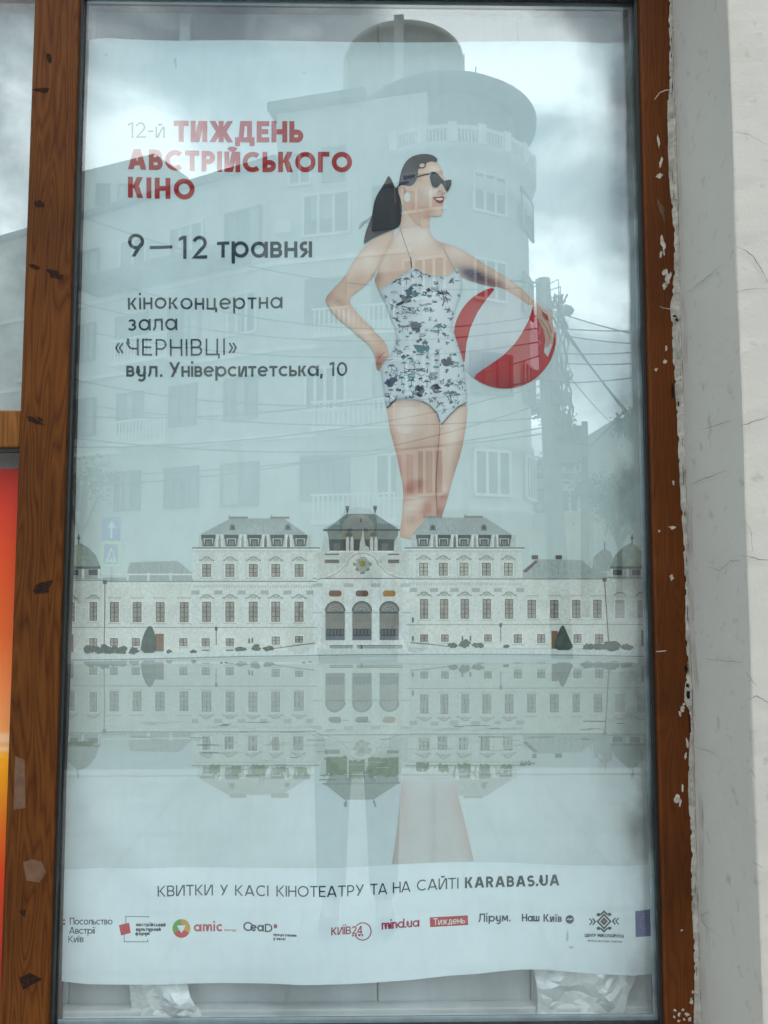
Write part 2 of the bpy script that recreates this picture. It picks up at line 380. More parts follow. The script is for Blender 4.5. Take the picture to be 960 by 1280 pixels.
# reveal and street face as one bent sheet, its arris slightly worn, closed to a solid pier
nz_ = 150; zs = [-0.1 + i * (3.7 / nz_) for i in range(nz_ + 1)]
prof = [(0.0, 0.10), (0.0, 0.0), (0.0, -0.06), (0.0, -0.13), (0.0, -0.19), (0.0, YW + .0035), (0.0008, YW + 0.0008), (0.0035, YW), (0.06, YW), (0.14, YW), (0.25, YW), (0.5, YW), (1.2, YW), (2.6, YW), (2.6, 0.10)]
vv, ff = [], []
for z in zs:
    for k, (dx, y) in enumerate(prof):
        q = Vector((dx * 3, y * 3, z * 2.2))
        e = mnoise.noise(q * 1.7) * 0.004 + mnoise.noise(q * 7) * 0.0012
        ar = 1.0 if 4 < k < 8 else 0.0
        e2 = ar * (mnoise.noise(Vector((3, 5, z * 22))) * 0.0016 + mnoise.noise(Vector((9, 5, z * 70))) * 0.001)
        if k <= 5: vv.append((XREV + dx + e + e2, y, z))
        elif k < 8: vv.append((XREV + dx + e2 + e * .5, y + e2 + e * .5, z))
        else: vv.append((XREV + dx, y + e, z))
np_ = len(prof)
for i in range(nz_):
    for k in range(np_):
        k2 = (k + 1) % np_
        ff.append((i * np_ + k, i * np_ + k2, (i + 1) * np_ + k2, (i + 1) * np_ + k))
b.add(vv, ff)
b.build('plaster', MT['plaster'], wall, smooth=False)
# rest of the front: under the window and above it (out of sight, but there)
ZBOT = P(480, 1281, 0).z - 0.11
slab('base_wall', -2.6, XREV - 0.003, -0.05, 0.10, -0.1, ZBOT - 0.002, MT['plaster'], None, wall)
slab('lintel', -2.6, XREV + 2.6, YW, 0.10, 3.603, 4.3, MT['plaster'], None, wall)
slab('left_pier', -3.6, -2.603, YW, 0.10, -0.1, 3.6, MT['plaster'], None, wall)

def ribbon(pts, wds, Y=None, X=None, dz=0.0):
    """a thin crack or smear following pixels on the wall face (Y) or on the reveal (X)"""
    out = []
    for (px, py) in pts:
        if X is None: out.append(P(px, py, Y))
        else:
            d = ray(px, py); k = (X - CAM.x) / d.x; out.append(CAM + d * k)
    b = MB(); vv = []; n = len(out)
    for i, p in enumerate(out):
        t = (out[min(i + 1, n - 1)] - out[max(i - 1, 0)]).normalized()
        nr = Vector((0, -1, 0)) if X is None else Vector((-1, 0, 0))
        s = t.cross(nr).normalized() * wds * .68 * (0.25 + 0.75 * math.sin(PI * (i + .6) / (n + .2))) * rnd.uniform(.6, 1.2)
        vv += [p + s, p - s]
    b.add(vv, [(2 * i, 2 * i + 1, 2 * i + 3, 2 * i + 2) for i in range(n - 1)])
    return b
def jag(pts, n=6, j=1.0):
    out = []
    for (a, c) in zip(pts[:-1], pts[1:]):
        for i in range(n):
            t = i / n; out.append((a[0] + (c[0] - a[0]) * t + rnd.uniform(-j, j) * .6, a[1] + (c[1] - a[1]) * t + rnd.uniform(-j, j)))
    return out + [pts[-1]]
for pts, wd in ([[(925, 533), (942, 527), (962, 520)], .0010], [[(921, 308), (932, 313), (943, 322), (952, 337), (960, 352)], .0011], [[(920, 366), (935, 362), (962, 361)], .0006],
                [[(926, 694), (944, 698), (962, 700)], .0010], [[(929, 650), (938, 662), (941, 690)], .0006], [[(936, 873), (947, 870), (962, 880)], .0012],
                [[(932, 840), (940, 850), (946, 858)], .0007], [[(908, 164), (935, 168), (962, 182)], .0005], [[(938, 960), (944, 972)], .0006], [[(940, 1076), (954, 1085)], .0005]):
    ribbon(jag(pts, 5, .8), wd, Y=YW - 0.0052).build('crack', MT['crack'], wall)
for pts, wd in ([[(857, 366), (872, 356), (886, 344), (903, 330)], .0008], [[(876, 537), (898, 530), (914, 526)], .0008], [[(861, 607), (880, 598), (909, 587)], .0008],
                [[(884, 708), (900, 713), (912, 702), (924, 700)], .0008], [[(881, 823), (905, 826), (928, 828)], .0006], [[(868, 934), (890, 940), (902, 952)], .0006]):
    ribbon(jag(pts, 5, .8), wd, X=XREV - 0.0052).build('crack', MT['crack'], wall)

frame = empty('window_frame', ((XL0 + XJ1) / 2, 0.03, ZB))
tag(frame, 'brown wood grained window frame around the film poster, worn and flecked with paint', 'window frame')
def bar(name, x0, x1, y0, y1, z0, z1, m, parent, bev=0.004):
    b = MB(); b.box(((x0 + x1) / 2, (y0 + y1) / 2, (z0 + z1) / 2), (x1 - x0, y1 - y0, z1 - z0))
    o = b.build(name, m, parent)
    if bev:
        md = o.modifiers.new('edge', 'BEVEL'); md.width = bev; md.segments = 3
        o.data.polygons.foreach_set('use_smooth', [True] * len(o.data.polygons))
        md.harden_normals = True
    return o
ZTOP = 3.5
bar('mullion', XL0, XL1, 0.0, 0.075, ZBOT, ZTOP, MT['wood'], frame)
bar('jamb', XJ0, XJ1 + 0.004, 0.0, 0.075, ZBOT, ZTOP, MT['wood_jamb'], frame)
bar('bottom_rail', XL1 + .001, XJ0 - .001, 0.002, 0.030, ZBOT, ZB, MT['wood'], frame)
bar('top_rail', XL1 + .001, XJ0 - .001, 0.002, 0.075, ZT, ZTOP, MT['wood'], frame)
# rubber gasket and aluminium spacer run round the pane
def surround(x0, x1, z0, z1, w, y0, y1, name, m):
    wl = w * .62; b = MB(); ym, yd = (y0 + y1) / 2, y1 - y0          # the pane sits a little to the left in its rebate
    b.box((x0 + wl / 2, ym, (z0 + z1) / 2), (wl, yd, z1 - z0), mi=1)
    b.box((x1 - w / 2, ym, (z0 + z1) / 2), (w, yd, z1 - z0))
    b.box(((x0 + wl + x1 - w) / 2, ym, z0 + w / 2), (x1 - x0 - w - wl, yd, w))
    b.box(((x0 + wl + x1 - w) / 2, ym, z1 - w / 2), (x1 - x0 - w - wl, yd, w))
    return b.build(name, [m, MT['gasket_and_shade']], frame)
surround(XL1 + .0005, XJ0 - .0005, ZB + .0005, ZT - .0005, 0.0062, 0.012, YG - .0005, 'gasket_and_shade', MT['gasket_and_shade'])
surround(XL1 + .001, XJ0 - .001, ZB + .001, ZT - .001, 0.0112, YG + .0065, YG + .010, 'glazing_spacer', MT['alu'])
surround(XL1 + .001, XJ0 - .001, ZB + .001, ZT - .001, 0.0108, YG + .0103, YG + .012, 'inner_gasket', MT['gasket_and_shade'])
b = MB(); b.box(((XL1 + XJ0) / 2, YG + .003, (ZB + ZT) / 2), (XJ0 - XL1 - .004, .006, ZT - ZB - .004))
pane = b.build('glass_pane', MT['glass'], frame)

# left bay: transom, panes
XF = P(22, 640, 0).x
ztr1, ztr0 = P(12, 512, 0).z, P(12, 559, 0).z
bar('transom', -2.6, XL0 - .001, 0.004, 0.07, ztr0, ztr1, MT['wood_transom'], frame, .004)
bar('bottom_rail', -2.6, XL0 - .001, 0.004, 0.07, ZBOT, ZB, MT['wood_transom'], frame)
bar('top_rail', -2.6, XL0 - .001, 0.004, 0.07, ZT, ZTOP, MT['wood_transom'], frame)
for (z0, z1) in ((ztr1, ZT),):
    b = MB(); b.box(((-2.6 + XL0) / 2, YG + .003, (z0 + z1) / 2), (XL0 + 2.6 - .004, .006, z1 - z0 - .004)); b.build('glass_pane', MT['glass'], frame)
b = MB(); b.box(((-2.6 + XL0) / 2, .016, ztr0 - .004), (XL0 + 2.6 - .004, .012, .007)); b.build('gasket_and_shade', MT['gasket_and_shade'], frame)  # black strip under the transom, painted in as its shadow

# scuffs on the mullion, flecks on the jamb, each traced, 0.4 mm thick
def patch(poly, Y, t=0.0004):
    pts = [P(x, y, Y) for x, y in poly]; n = len(pts)
    b = MB(); vv = pts + [p - Vector((0, t, 0)) for p in pts]
    b.add(vv, [tuple(range(n)), tuple(range(2 * n - 1, n - 1, -1))] + [(i, (i + 1) % n, n + (i + 1) % n, n + i) for i in range(n)])
    return b
def rough_poly(cx, cy, rx, ry, n=11, rot=0.0, j=.35):
    out = []
    for i in range(n):
        a = 2 * PI * i / n; r = 1 + rnd.uniform(-j, j)
        x, y = rx * r * math.cos(a), ry * r * math.sin(a)
        out.append((cx + x * math.cos(rot) - y * math.sin(rot), cy + x * math.sin(rot) + y * math.cos(rot)))
    return out
scuffs = [rough_poly(69, 343, 10, 4.2, 13, .35), rough_poly(42, 333, 7, 2.6, 11, .3), [(34, 520), (41, 521), (50, 527), (56, 531), (47, 530), (36, 526)],
          [(41, 739), (45, 731), (51, 728), (66, 725), (63, 732), (60, 737), (62, 740), (55, 741), (44, 742)], [(24, 1222), (37, 1216), (53, 1224), (40, 1231), (29, 1237)],
          [(24, 1138), (32, 1137), (31, 1146), (26, 1142)], rough_poly(48, 255, 6, 5, 10, 0), rough_poly(52, 112, 9, 3, 10, 0), rough_poly(61, 72, 3, 7, 9, 0), rough_poly(50, 524, 5, 2, 9, .5)]
for s in scuffs: patch(s, -0.0004).build('scuff', MT['scuff'], frame)
patch([(19, 945), (31, 950), (32, 1010), (17, 1012)], -0.0003, .0003).build('tape_residue', MT['tape'], frame)
patch([(29, 1078), (40, 1074), (52, 1077), (58, 1090), (49, 1103), (33, 1101)], -0.0003, .0002).build('tape_residue', MT['tape'], frame)
flk = [(826, 176, 2, 9), (829, 204, 2.5, 10), (827, 220, 5, 4), (832, 305, 3.2, 15), (834, 340, 3.5, 6), (838, 350, 4, 12), (834, 358, 4, 6), (823, 462, 3, 3), (834, 452, 3, 4), (836, 435, 1.5, 5),
       (844, 604, 2, 4), (826, 664, 2, 2), (842, 660, 5, 3), (842, 722, 3, 5), (830, 814, 9, .9), (855, 886, 3, 4), (852, 892, 2.5, 4), (857, 880, 2, 3), (848, 998, 4, 6), (852, 1003, 2, 8), (855, 985, 2, 6),
       (854, 1163, 2, 1.4), (846, 1263, 2.6, 2.2), (851, 1268, 2, 3), (856, 1262, 3, 2), (861, 1268, 3.4, 2.4), (850, 1276, 3, 2.2), (864, 1274, 3, 3.4), (857, 1274, 2, 2), (845, 1271, 1.6, 2.2), (866, 1251, 2.6, 5), (868, 1240, 2, 3), (859, 945, 2.5, 5), (861, 930, 2, 8), (829, 318, 2, 6), (830, 262, 4, 16)]
for (x, y, rx, ry) in flk:
    sc = .75
    patch(rough_poly(x - 3 if y < 500 else x - 2, y, rx * sc, ry * sc, 12, rnd.uniform(-.2, .2), .5), -0.0004).build('paint_fleck', MT['fleck'] if (x, y) != (830, 262) else MT['tape'], frame)

# ragged bead of filler in the corner between jamb and reveal
b = MB(); rows = []
def lead(y, tab):
    for (a, c) in zip(tab[:-1], tab[1:]):
        if a[0] <= y <= c[0]:
            t = (y - a[0]) / (c[0] - a[0]); return a[1] + (c[1] - a[1]) * t
    return tab[-1][1]
ltab = [(-40, 833), (0, 836), (110, 837), (128, 834), (220, 836), (300, 843), (350, 842), (380, 838), (440, 841), (520, 846), (610, 850), (690, 855), (760, 857), (800, 857), (840, 860), (845, 857), (875, 855), (895, 864), (960, 860), (1010, 861), (1050, 864), (1110, 864), (1180, 867), (1230, 868), (1300, 867)]
rtab = [(-40, 839), (0, 840), (110, 842), (220, 845), (360, 851), (460, 854), (640, 858), (800, 863), (840, 865), (890, 871), (1000, 873), (1100, 874), (1230, 876), (1300, 877)]
vv, ff = [], []; K = 420
for i in range(K + 1):
    y = -40 + i * (1340 / K)
    l = lead(y, ltab) + mnoise.noise(Vector((y * .05, 1, 0))) * 1.5 + mnoise.noise(Vector((y * .5, 7, 0))) * .6 + (1.6 if mnoise.noise(Vector((y * .11, 4, 9))) > .2 else 0)
    r = lead(y, rtab) + 1.0
    p0 = P(l, y, -0.0005); pm = P(l + (r - l) * .3, y, -0.0014 - .0015 * abs(mnoise.noise(Vector((y * .3, 3, 3))))); 
    z = p0.z
    xr = XREV - 0.0012
    p2 = Vector((xr, -0.009 - .004 * mnoise.noise(Vector((y * .08, 11, 2))) - .004 * mnoise.noise(Vector((y * .4, 2, 2))), z))
    p1 = Vector(((pm.x + xr) / 2, -0.003 - .0015 * mnoise.noise(Vector((y * .25, 4, 2))), z))
    pb = Vector((xr + .02, 0.004, z))
    vv += [p0, pm, p1, p2, pb]
for i in range(K):
    for k in range(4): ff.append((i * 5 + k, i * 5 + k + 1, (i + 1) * 5 + k + 1, (i + 1) * 5 + k))
b.add(vv, ff); b.build('filler_bead', MT['filler'], wall, smooth=False)
# holes and dark spots in the bead
for (x, y, rx, ry) in [(861, 868, 2.5, 5), (859, 857, 2, 3), (846, 400, 2.6, 1.6), (843, 395, 2.5, 1.2), (840, 70, 1, 3), (840, 50, .9, 4), (841, 490, 1.4, 9), (848, 505, 1, 3), (850, 446, 1, 1.4), (866, 880, 4, 1.4), (858, 836, 2.5, 4)]:
    patch(rough_poly(x, y, rx, ry, 9), -0.0045).build('chipped_hole', MT['scuff'], wall)
for pts, wd in ([[(818, 125), (824, 116), (832, 113), (840, 112)], .0016], [[(824, 383), (834, 386), (846, 388), (858, 392)], .0012]):
    ribbon(jag(pts, 4, .5), wd, Y=-0.010).build('dried_fibre', MT['filler'], wall)
def soft(pts):  # grime smudges
    for q in pts: ribbon(jag(q[0], 4, 1), q[1], X=XREV - .0052).build('grime', MT['crack'], wall)
MT['pink'] = mat('dusty_pink_undercoat', (0.30, 0.235, 0.21), 0.9, 0.25, 40)
for k in range(26):                           # undercoat showing beside the bead, fissures in it
    y0 = rnd.uniform(-20, 1270); ln_ = rnd.uniform(14, 60); y1 = y0 + ln_
    ribbon(jag([(lead(y0, rtab) + rnd.uniform(.5, 3), y0), (lead(y1, rtab) + rnd.uniform(.5, 3), y1)], 5, .9), rnd.uniform(.0007, .0018), X=XREV - .0053).build('undercoat_streak', MT['pink'], wall)
for k in range(30):
    y0 = rnd.uniform(-20, 1270); ln_ = rnd.uniform(5, 24); y1 = y0 + ln_; u_ = rnd.uniform(.35, .9)
    ribbon(jag([(lead(y0, ltab) * (1 - u_) + lead(y0, rtab) * u_, y0), (lead(y1, ltab) * (1 - u_) + lead(y1, rtab) * u_, y1)], 4, .7), rnd.uniform(.0005, .0011), Y=-0.0052).build('fissure', MT['scuff'], wall)
soft([([(877, 1150), (882, 1158), (884, 1180)], .0012), ([(876, 1145), (886, 1140)], .0008), ([(876, 1152), (892, 1165)], .0006)])

# ------------------------------------------------------------------ the film poster behind the glass
YP = 0.062                                   # the sheet hangs 3.5 cm behind the pane
POSTER_TOP = 49; POSTER_BOT = 1226
def wave(x, z):
    """bulges of the hanging sheet (metres towards the viewer)"""
    zb = max(0.0, 1 - (z - 0.75) / 0.55)      # the loose lower hem
    a = 0.0035 * math.sin(2.1 * z + 3.1 * x) + 0.0018 * math.sin(5.3 * x - 3.7 * z + 1.0)
    a += 0.0010 * math.sin(11 * x + 4 * z + .5 * math.sin(7 * z))
    a += zb * (0.0060 * math.sin(7.2 * x + 1.1) + 0.0030 * math.sin(15 * x + 3 * z))
    q = Vector((x * 3.2, 0, z * 2.4)); a += 0.0022 * mnoise.noise(q)
    # long soft creases of a sheet that was once rolled and folded
    for (cx, cz, nx, nz, w, h) in ((.47, .98, .93, .36, .035, .0085), (.43, 1.12, .97, -.25, .03, .0050), (-.47, .98, .80, .6, .045, .0080), (-.42, 2.02, .75, .66, .03, .0040), (-.33, 2.10, .7, -.7, .03, .0035),
                                   (-.15, .64, .97, -.22, .030, .0035), (.22, .66, .95, .3, .032, .0045), (.47, 1.75, 1, 0, .04, .0050), (.10, 2.12, .98, .1, .04, .0035)):
        dd = (x - cx) * nx + (z - cz) * nz; ll = -(x - cx) * nz + (z - cz) * nx
        a += h * math.exp(-(dd / w) ** 2) * math.exp(-(ll / .16) ** 2)
    return a
LAY = 0.00016
def Q(px, py, lay=0.0):
    p = P(px, py, YP); p.y = YP - wave(p.x, p.z) - lay * LAY
    return p
def QX(px, py, lay):                         # vertices already on the sheet
    return Q(px, py, lay)

def inside(pt, poly):
    x, y = pt; r = False; n = len(poly); j = n - 1
    for i in range(n):
        xi, yi = poly[i]; xj, yj = poly[j]
        if (yi > y) != (yj > y) and x < (xj - xi) * (y - yi) / (yj - yi) + xi: r = not r
        j = i
    return r
def edge_dist(pt, poly):
    x, y = pt; best = 1e9; n = len(poly)
    for i in range(n):
        ax, ay = poly[i]; bx, by = poly[(i + 1) % n]
        dx, dy = bx - ax, by - ay; L2 = dx * dx + dy * dy or 1e-9
        t = max(0, min(1, ((x - ax) * dx + (y - ay) * dy) / L2))
        best = min(best, math.hypot(x - ax - t * dx, y - ay - t * dy))
    return best
def smooth_poly(pts, it=2, keep=()):
    """round a traced outline (Chaikin), keeping marked corners"""
    for _ in range(it):
        out = []; n = len(pts)
        for i in range(n):
            a, b_ = pts[i], pts[(i + 1) % n]
            ka, kb = tuple(a) in keep, tuple(b_) in keep
            out.append(a if ka else (a[0] * .75 + b_[0] * .25, a[1] * .75 + b_[1] * .25))
            if not kb: out.append((a[0] * .25 + b_[0] * .75, a[1] * .25 + b_[1] * .75))
        pts = out
    return pts
def fill(b, poly, col, lay, step=12.0):
    """a printed shape: traced outline filled with a fine grid so that it follows the sheet; col is a colour or a function of the place"""
    if len(poly) < 3: return
    pts = []
    for i, p in enumerate(poly):             # split long edges
        q = poly[(i + 1) % len(poly)]; k = max(1, int(math.hypot(q[0] - p[0], q[1] - p[1]) / step))
        for t in range(k): pts.append((p[0] + (q[0] - p[0]) * t / k, p[1] + (q[1] - p[1]) * t / k))
    nb = len(pts)
    x0, x1 = min(p[0] for p in pts), max(p[0] for p in pts); y0, y1 = min(p[1] for p in pts), max(p[1] for p in pts)
    gx = x0 + step * .5
    while gx < x1:
        gy = y0 + step * .5
        while gy < y1:
            if inside((gx, gy), poly) and edge_dist((gx, gy), poly) > step * .28: pts.append((gx, gy))
            gy += step
        gx += step
    r = geometry.delaunay_2d_cdt([Vector(p) for p in pts], [(i, (i + 1) % nb) for i in range(nb)], [], 1, 1e-4)
    vv, ff = r[0], r[2]
    cc = [col((v.x, v.y)) if callable(col) else col for v in vv]
    b.add([Q(v.x, v.y, lay) for v in vv], [tuple(f) for f in ff], cc)
def quad(b, x0, y0, x1, y1, col, lay):
    k = max(1, int(abs(x1 - x0) / 12)); m = max(1, int(abs(y1 - y0) / 12)); vv, ff = [], []
    for j in range(m + 1):
        for i in range(k + 1): vv.append(Q(x0 + (x1 - x0) * i / k, y0 + (y1 - y0) * j / m, lay))
    for j in range(m):
        for i in range(k): a = j * (k + 1) + i; ff.append((a, a + 1, a + k + 2, a + k + 1))
    b.add(vv, ff, col)
def stroke(b, pts, wd, col, lay, closed=False, w1=None):
    """a printed line with mitred corners"""
    pp = []                                   # long lines are cut so that they follow the sheet
    for i in range(len(pts) if closed else len(pts) - 1):
        p, q = pts[i], pts[(i + 1) % len(pts)]; k = max(1, int(math.hypot(q[0] - p[0], q[1] - p[1]) / 7))
        pp += [(p[0] + (q[0] - p[0]) * t / k, p[1] + (q[1] - p[1]) * t / k) for t in range(k)]
    pts = pp if closed else pp + [pts[-1]]
    n = len(pts); L, R = [], []
    for i in range(n):
        p = pts[i]
        a = pts[i - 1] if (closed or i) else None; c = pts[(i + 1) % n] if (closed or i < n - 1) else None
        def nrm(u, v):
            dx, dy = v[0] - u[0], v[1] - u[1]; l = math.hypot(dx, dy) or 1e-9; return (-dy / l, dx / l)
        if a and c:
            n0, n1_ = nrm(a, p), nrm(p, c); mx_, my_ = n0[0] + n1_[0], n0[1] + n1_[1]; l2 = (mx_ * mx_ + my_ * my_) or 1e-9
            s = min(2.0 / l2, 2.2); ox, oy = mx_ * s, my_ * s
        else: ox, oy = nrm(a, p) if a else nrm(p, c)
        h = wd / 2 if w1 is None else (wd + (w1 - wd) * i / max(1, n - 1)) / 2
        L.append((p[0] + ox * h, p[1] + oy * h)); R.append((p[0] - ox * h, p[1] - oy * h))
    m = n if closed else n - 1
    vv = [Q(*q, lay) for q in L] + [Q(*q, lay) for q in R]
    b.add(vv, [(i, (i + 1) % n, n + (i + 1) % n, n + i) for i in range(m)], col)
def lerp(c0, c1, t):
    return tuple(a + (b_ - a) * t for a, b_ in zip(c0, c1))

poster = empty('film_poster', (0, YP, P(480, 1226, YP).z))
tag(poster, 'tall pale blue film week poster of a woman in a swimsuit above a palace', 'poster')
def pbuild(b, name, parent=None, label=None, smooth=True, m='ink'):
    o = b.build(name, MT[m], parent or poster, smooth=smooth, colour=True, recalc=False)
    if label: o['label'] = label
    return o

# the sheet itself: pale sky print, water print below the palace, white foot
SKY0, SKY1, WATER0, WATER1, FOOT = S(212, 225, 226), S(214, 224, 221), S(202, 210, 204), S(217, 225, 224), S(236, 244, 245)
def interp(tab, x):
    if x <= tab[0][0]: return tab[0][1]
    for (a, c) in zip(tab[:-1], tab[1:]):
        if x <= c[0]: return a[1] + (c[1] - a[1]) * (x - a[0]) / (c[0] - a[0])
    return tab[-1][1]
TOPE = [(50, 53), (100, 52), (128, 47), (170, 49), (215, 50), (300, 49), (430, 51), (560, 51), (700, 52), (760, 55), (800, 53), (850, 52)]
BOTE = [(50, 1224), (72, 1226), (110, 1230), (200, 1232), (300, 1231), (400, 1228), (520, 1222), (600, 1215), (655, 1211), (680, 1211), (730, 1216), (790, 1221), (830, 1219), (860, 1218)]
FOOTE = [(50, 1086), (90, 1086), (140, 1083), (260, 1084), (420, 1083), (560, 1077), (640, 1078), (720, 1082), (815, 1082), (860, 1081)]
def sheet_col(p):
    x, y = p
    if y < 640: c = lerp(SKY0, SKY1, max(0, (y - 300) / 340))
    elif y < 822: c = SKY1
    elif y < 1000: c = lerp(WATER0, WATER1, max(0, min(1, (y - 850) / 150)))
    else: c = WATER1
    k = 1 + .035 * mnoise.noise(Vector((x * .006, y * .006, 2))) + .02 * mnoise.noise(Vector((x * .02, y * .02, 5)))
    return (c[0] * k, c[1] * k, c[2] * k, 1)
b = MB(); nx, nyA, nyB = 170, 250, 40; vv, cc, ff = [], [], []
ys = []
for j in range(nyA + 1):
    for i in range(nx + 1):
        x = 48 + (858 - 48) * i / nx; y0, y1 = interp(TOPE, x), interp(FOOTE, x); y = y0 + (y1 - y0) * j / nyA
        vv.append(Q(x, y)); cc.append(sheet_col((x, y)))
for j in range(nyA):
    for i in range(nx): a = j * (nx + 1) + i; ff.append((a, a + 1, a + nx + 2, a + nx + 1))
b.add(vv, ff, cc); vv, cc, ff = [], [], []
for j in range(nyB + 1):
    for i in range(nx + 1):
        x = 48 + (858 - 48) * i / nx; y0, y1 = interp(FOOTE, x), interp(BOTE, x); y = y0 + (y1 - y0) * j / nyB
        vv.append(Q(x, y)); cc.append(FOOT)
for j in range(nyB):
    for i in range(nx): a = j * (nx + 1) + i; ff.append((a, a + 1, a + nx + 2, a + nx + 1))
b.add(vv, ff, cc)
pbuild(b, 'paper_sheet')
# small dents and marks on the sheet
for (x, y, rx, ry) in [(219, 77, 2, 6), (133, 69, 2, 1), (202, 77, 1, 1), (380, 90, 3, 1), (709, 1168, 1.5, 7), (714, 1184, 3, 2)]:
    b = MB(); fill(b, rough_poly(x, y, rx, ry, 8, 0, .5), S(190, 201, 204), 2); pbuild(b, 'dent_mark')

# ---- lettering: a geometric sans drawn with strokes (units of the cap height)
def arc(cx, cy, rx, ry, a0, a1, n=None):
    n = n or max(4, int(abs(a1 - a0) / 9))
    return [(cx + rx * math.cos(math.radians(a0 + (a1 - a0) * i / n)), cy + ry * math.sin(math.radians(a0 + (a1 - a0) * i / n))) for i in range(n + 1)]
def dg(x0, y0, x1, y1, wx):                 # a diagonal with level ends
    return ('p', [(x0, y0), (x0 + wx, y0), (x1 + wx, y1), (x1, y1)])
def glyph(ch, t):
    h = t / 2; s = lambda *p: ('s', list(p), False); path = lambda l: ('s', l, False); ring = lambda l: ('s', l[:-1], True)
    wx = t * 1.18; X = 0.72                   # x-height
    def bowl(x, y0, y1, w_, left=False):      # half-round bowl between two heights on a stem
        r = (y1 - y0 - t) / 2; cy = (y0 + y1) / 2
        if left: return path([(w_ - h, y1 - h)] + arc(r + h, cy, r, r, 90, 270) + [(w_ - h, y0 + h)])
        return path([(x, y1 - h)] + arc(w_ - h - r, cy, r, r, 90, -90) + [(x, y0 + h)])
    if ch == 'Т': return .70, [s((0, 1 - h), (.70, 1 - h)), s((.35, 0), (.35, 1 - t))]
    if ch in 'ИЙ':
        g = [s((h, 0), (h, 1)), s((.78 - h, 0), (.78 - h, 1)), dg(t * .55, 0, .78 - wx - t * .55, 1, wx)]
        if ch == 'Й': g.append(path(arc(.39, 1.27, .15, .16, 200, 340)))
        return .78, g
    if ch == 'Ж': w_ = 1.12; return w_, [s((w_ / 2, 0), (w_ / 2, 1)), dg(w_ / 2 - wx * .9, .5, .0, 1, wx), dg(0, 0, w_ / 2 - wx * .9, .5, wx), dg(w_ / 2 - wx * .1, .5, w_ - wx, 1, wx), dg(w_ - wx, 0, w_ / 2 - wx * .1, .5, wx)]
    if ch == 'Д': return .92, [s((0, h), (.92, h)), s((h, -.18), (h, 0)), s((.92 - h, -.18), (.92 - h, 0)), path([(.17 + h, t), (.23 + h, 1 - h), (.80 - h, 1 - h), (.80 - h, t)])]
    if ch == 'N': return .78, [s((h, 0), (h, 1)), s((.78 - h, 0), (.78 - h, 1)), dg(.78 - wx - t * .55, 0, t * .55, 1, wx)]
    if ch in 'ЕE': return .60, [s((h, 0), (h, 1)), s((t, h), (.60, h)), s((t, .5), (.55, .5)), s((t, 1 - h), (.60, 1 - h))]
    if ch == 'Н': return .75, [s((h, 0), (h, 1)), s((.75 - h, 0), (.75 - h, 1)), s((t, .5), (.75 - t, .5))]
    if ch == 'П': return .75, [path([(h, 0), (h, 1 - h), (.75 - h, 1 - h), (.75 - h, 0)])]
    if ch == 'Ь': return .66, [s((h, 0), (h, 1)), bowl(t, 0, .60, .66)]
    if ch in 'АA': w_ = .90; return w_, [dg(0, 0, w_ / 2 - wx * .62, 1, wx), dg(w_ - wx, 0, w_ / 2 - wx * .38, 1, wx), s((.23, .20 + h), (w_ - .23, .20 + h))]
    if ch in 'ВB': return .68, [s((h, 0), (h, 1)), bowl(t, 0, .5 + h, .68), bowl(t, .5 - h, 1, .64)]
    if ch in 'СC': return .86, [path(arc(.5, .5, .5 - h, .5 - h, 48, 312, 36))]
    if ch in 'ОO': return 1.0, [ring(arc(.5, .5, .5 - h, .5 - h, 0, 360, 44))]
    if ch in 'РP': return .65, [s((h, 0), (h, 1)), bowl(t, .36, 1, .65)]
    if ch == 'R': return .68, [s((h, 0), (h, 1)), bowl(t, .36, 1, .65), dg(.68 - wx, 0, .28, .38, wx)]
    if ch in 'КK': return .72, [s((h, 0), (h, 1)), dg(t * .8, .46, .72 - wx * 1.05, 1, wx), dg(.72 - wx, 0, t * 1.15, .54, wx)]
    if ch == 'І': return t, [s((h, 0), (h, 1))]
    if ch == 'Ї': return t, [s((h, 0), (h, 1)), s((h - .2, 1.22), (h - .06, 1.22)), s((h + .06, 1.22), (h + .2, 1.22))]
    if ch == 'Г': return .56, [path([(h, 0), (h, 1 - h), (.56, 1 - h)])]
    if ch == 'Ч': return .68, [s((.68 - h, 0), (.68 - h, 1)), path([(h, 1), (h, .68)] + arc(.28 + h, .68, .28, .28, 180, 270) + [(.68 - t, .40)])]
    if ch == 'Ц': return .84, [path([(h, 1), (h, h), (.84, h)]), s((.74 - h, t), (.74 - h, 1)), s((.84 - h, -.2), (.84 - h, 0))]
    if ch == 'У': w_ = .76; return w_, [dg(.12, 0, w_ - wx, 1, wx), dg(.36, .30, 0, 1, wx)]
    if ch == 'Л': return .78, [path([(0, h), (.08, h), (.18, .3), (.2, 1 - h), (.78 - h, 1 - h), (.78 - h, 0)])]
    if ch == 'S': return .62, [path(arc(.31, .74 - h / 2, .26 - h * .3, .26 - h / 2, 30, 250, 16) + arc(.31, .27 + h / 2 - .02, .28 - h * .3, .27 - h / 2, 75, -150, 18))]
    if ch == 'U': return .72, [path([(h, 1), (h, .36)] + arc(.36, .36, .36 - h, .36 - h, 180, 360, 20) + [(.72 - h, 1)])]
    if ch == '1': return .34, [s((.34 - h, 0), (.34 - h, 1)), ('p', [(0, .80 - t * .3), (0, .80 + t * .75), (.34 - t, 1), (.34 - t * .9, 1 - t)])]
    if ch == '2': return .66, [path(arc(.32, .69, .31 - h, .31 - h, 165, -38, 20) + [(.10, h), (.66, h)])]
    if ch == '4': return .70, [s((0, .22), (.70, .22)), s((.52, 0), (.52, 1)), dg(0, .24, .52 - h - wx * .3, 1, wx)]
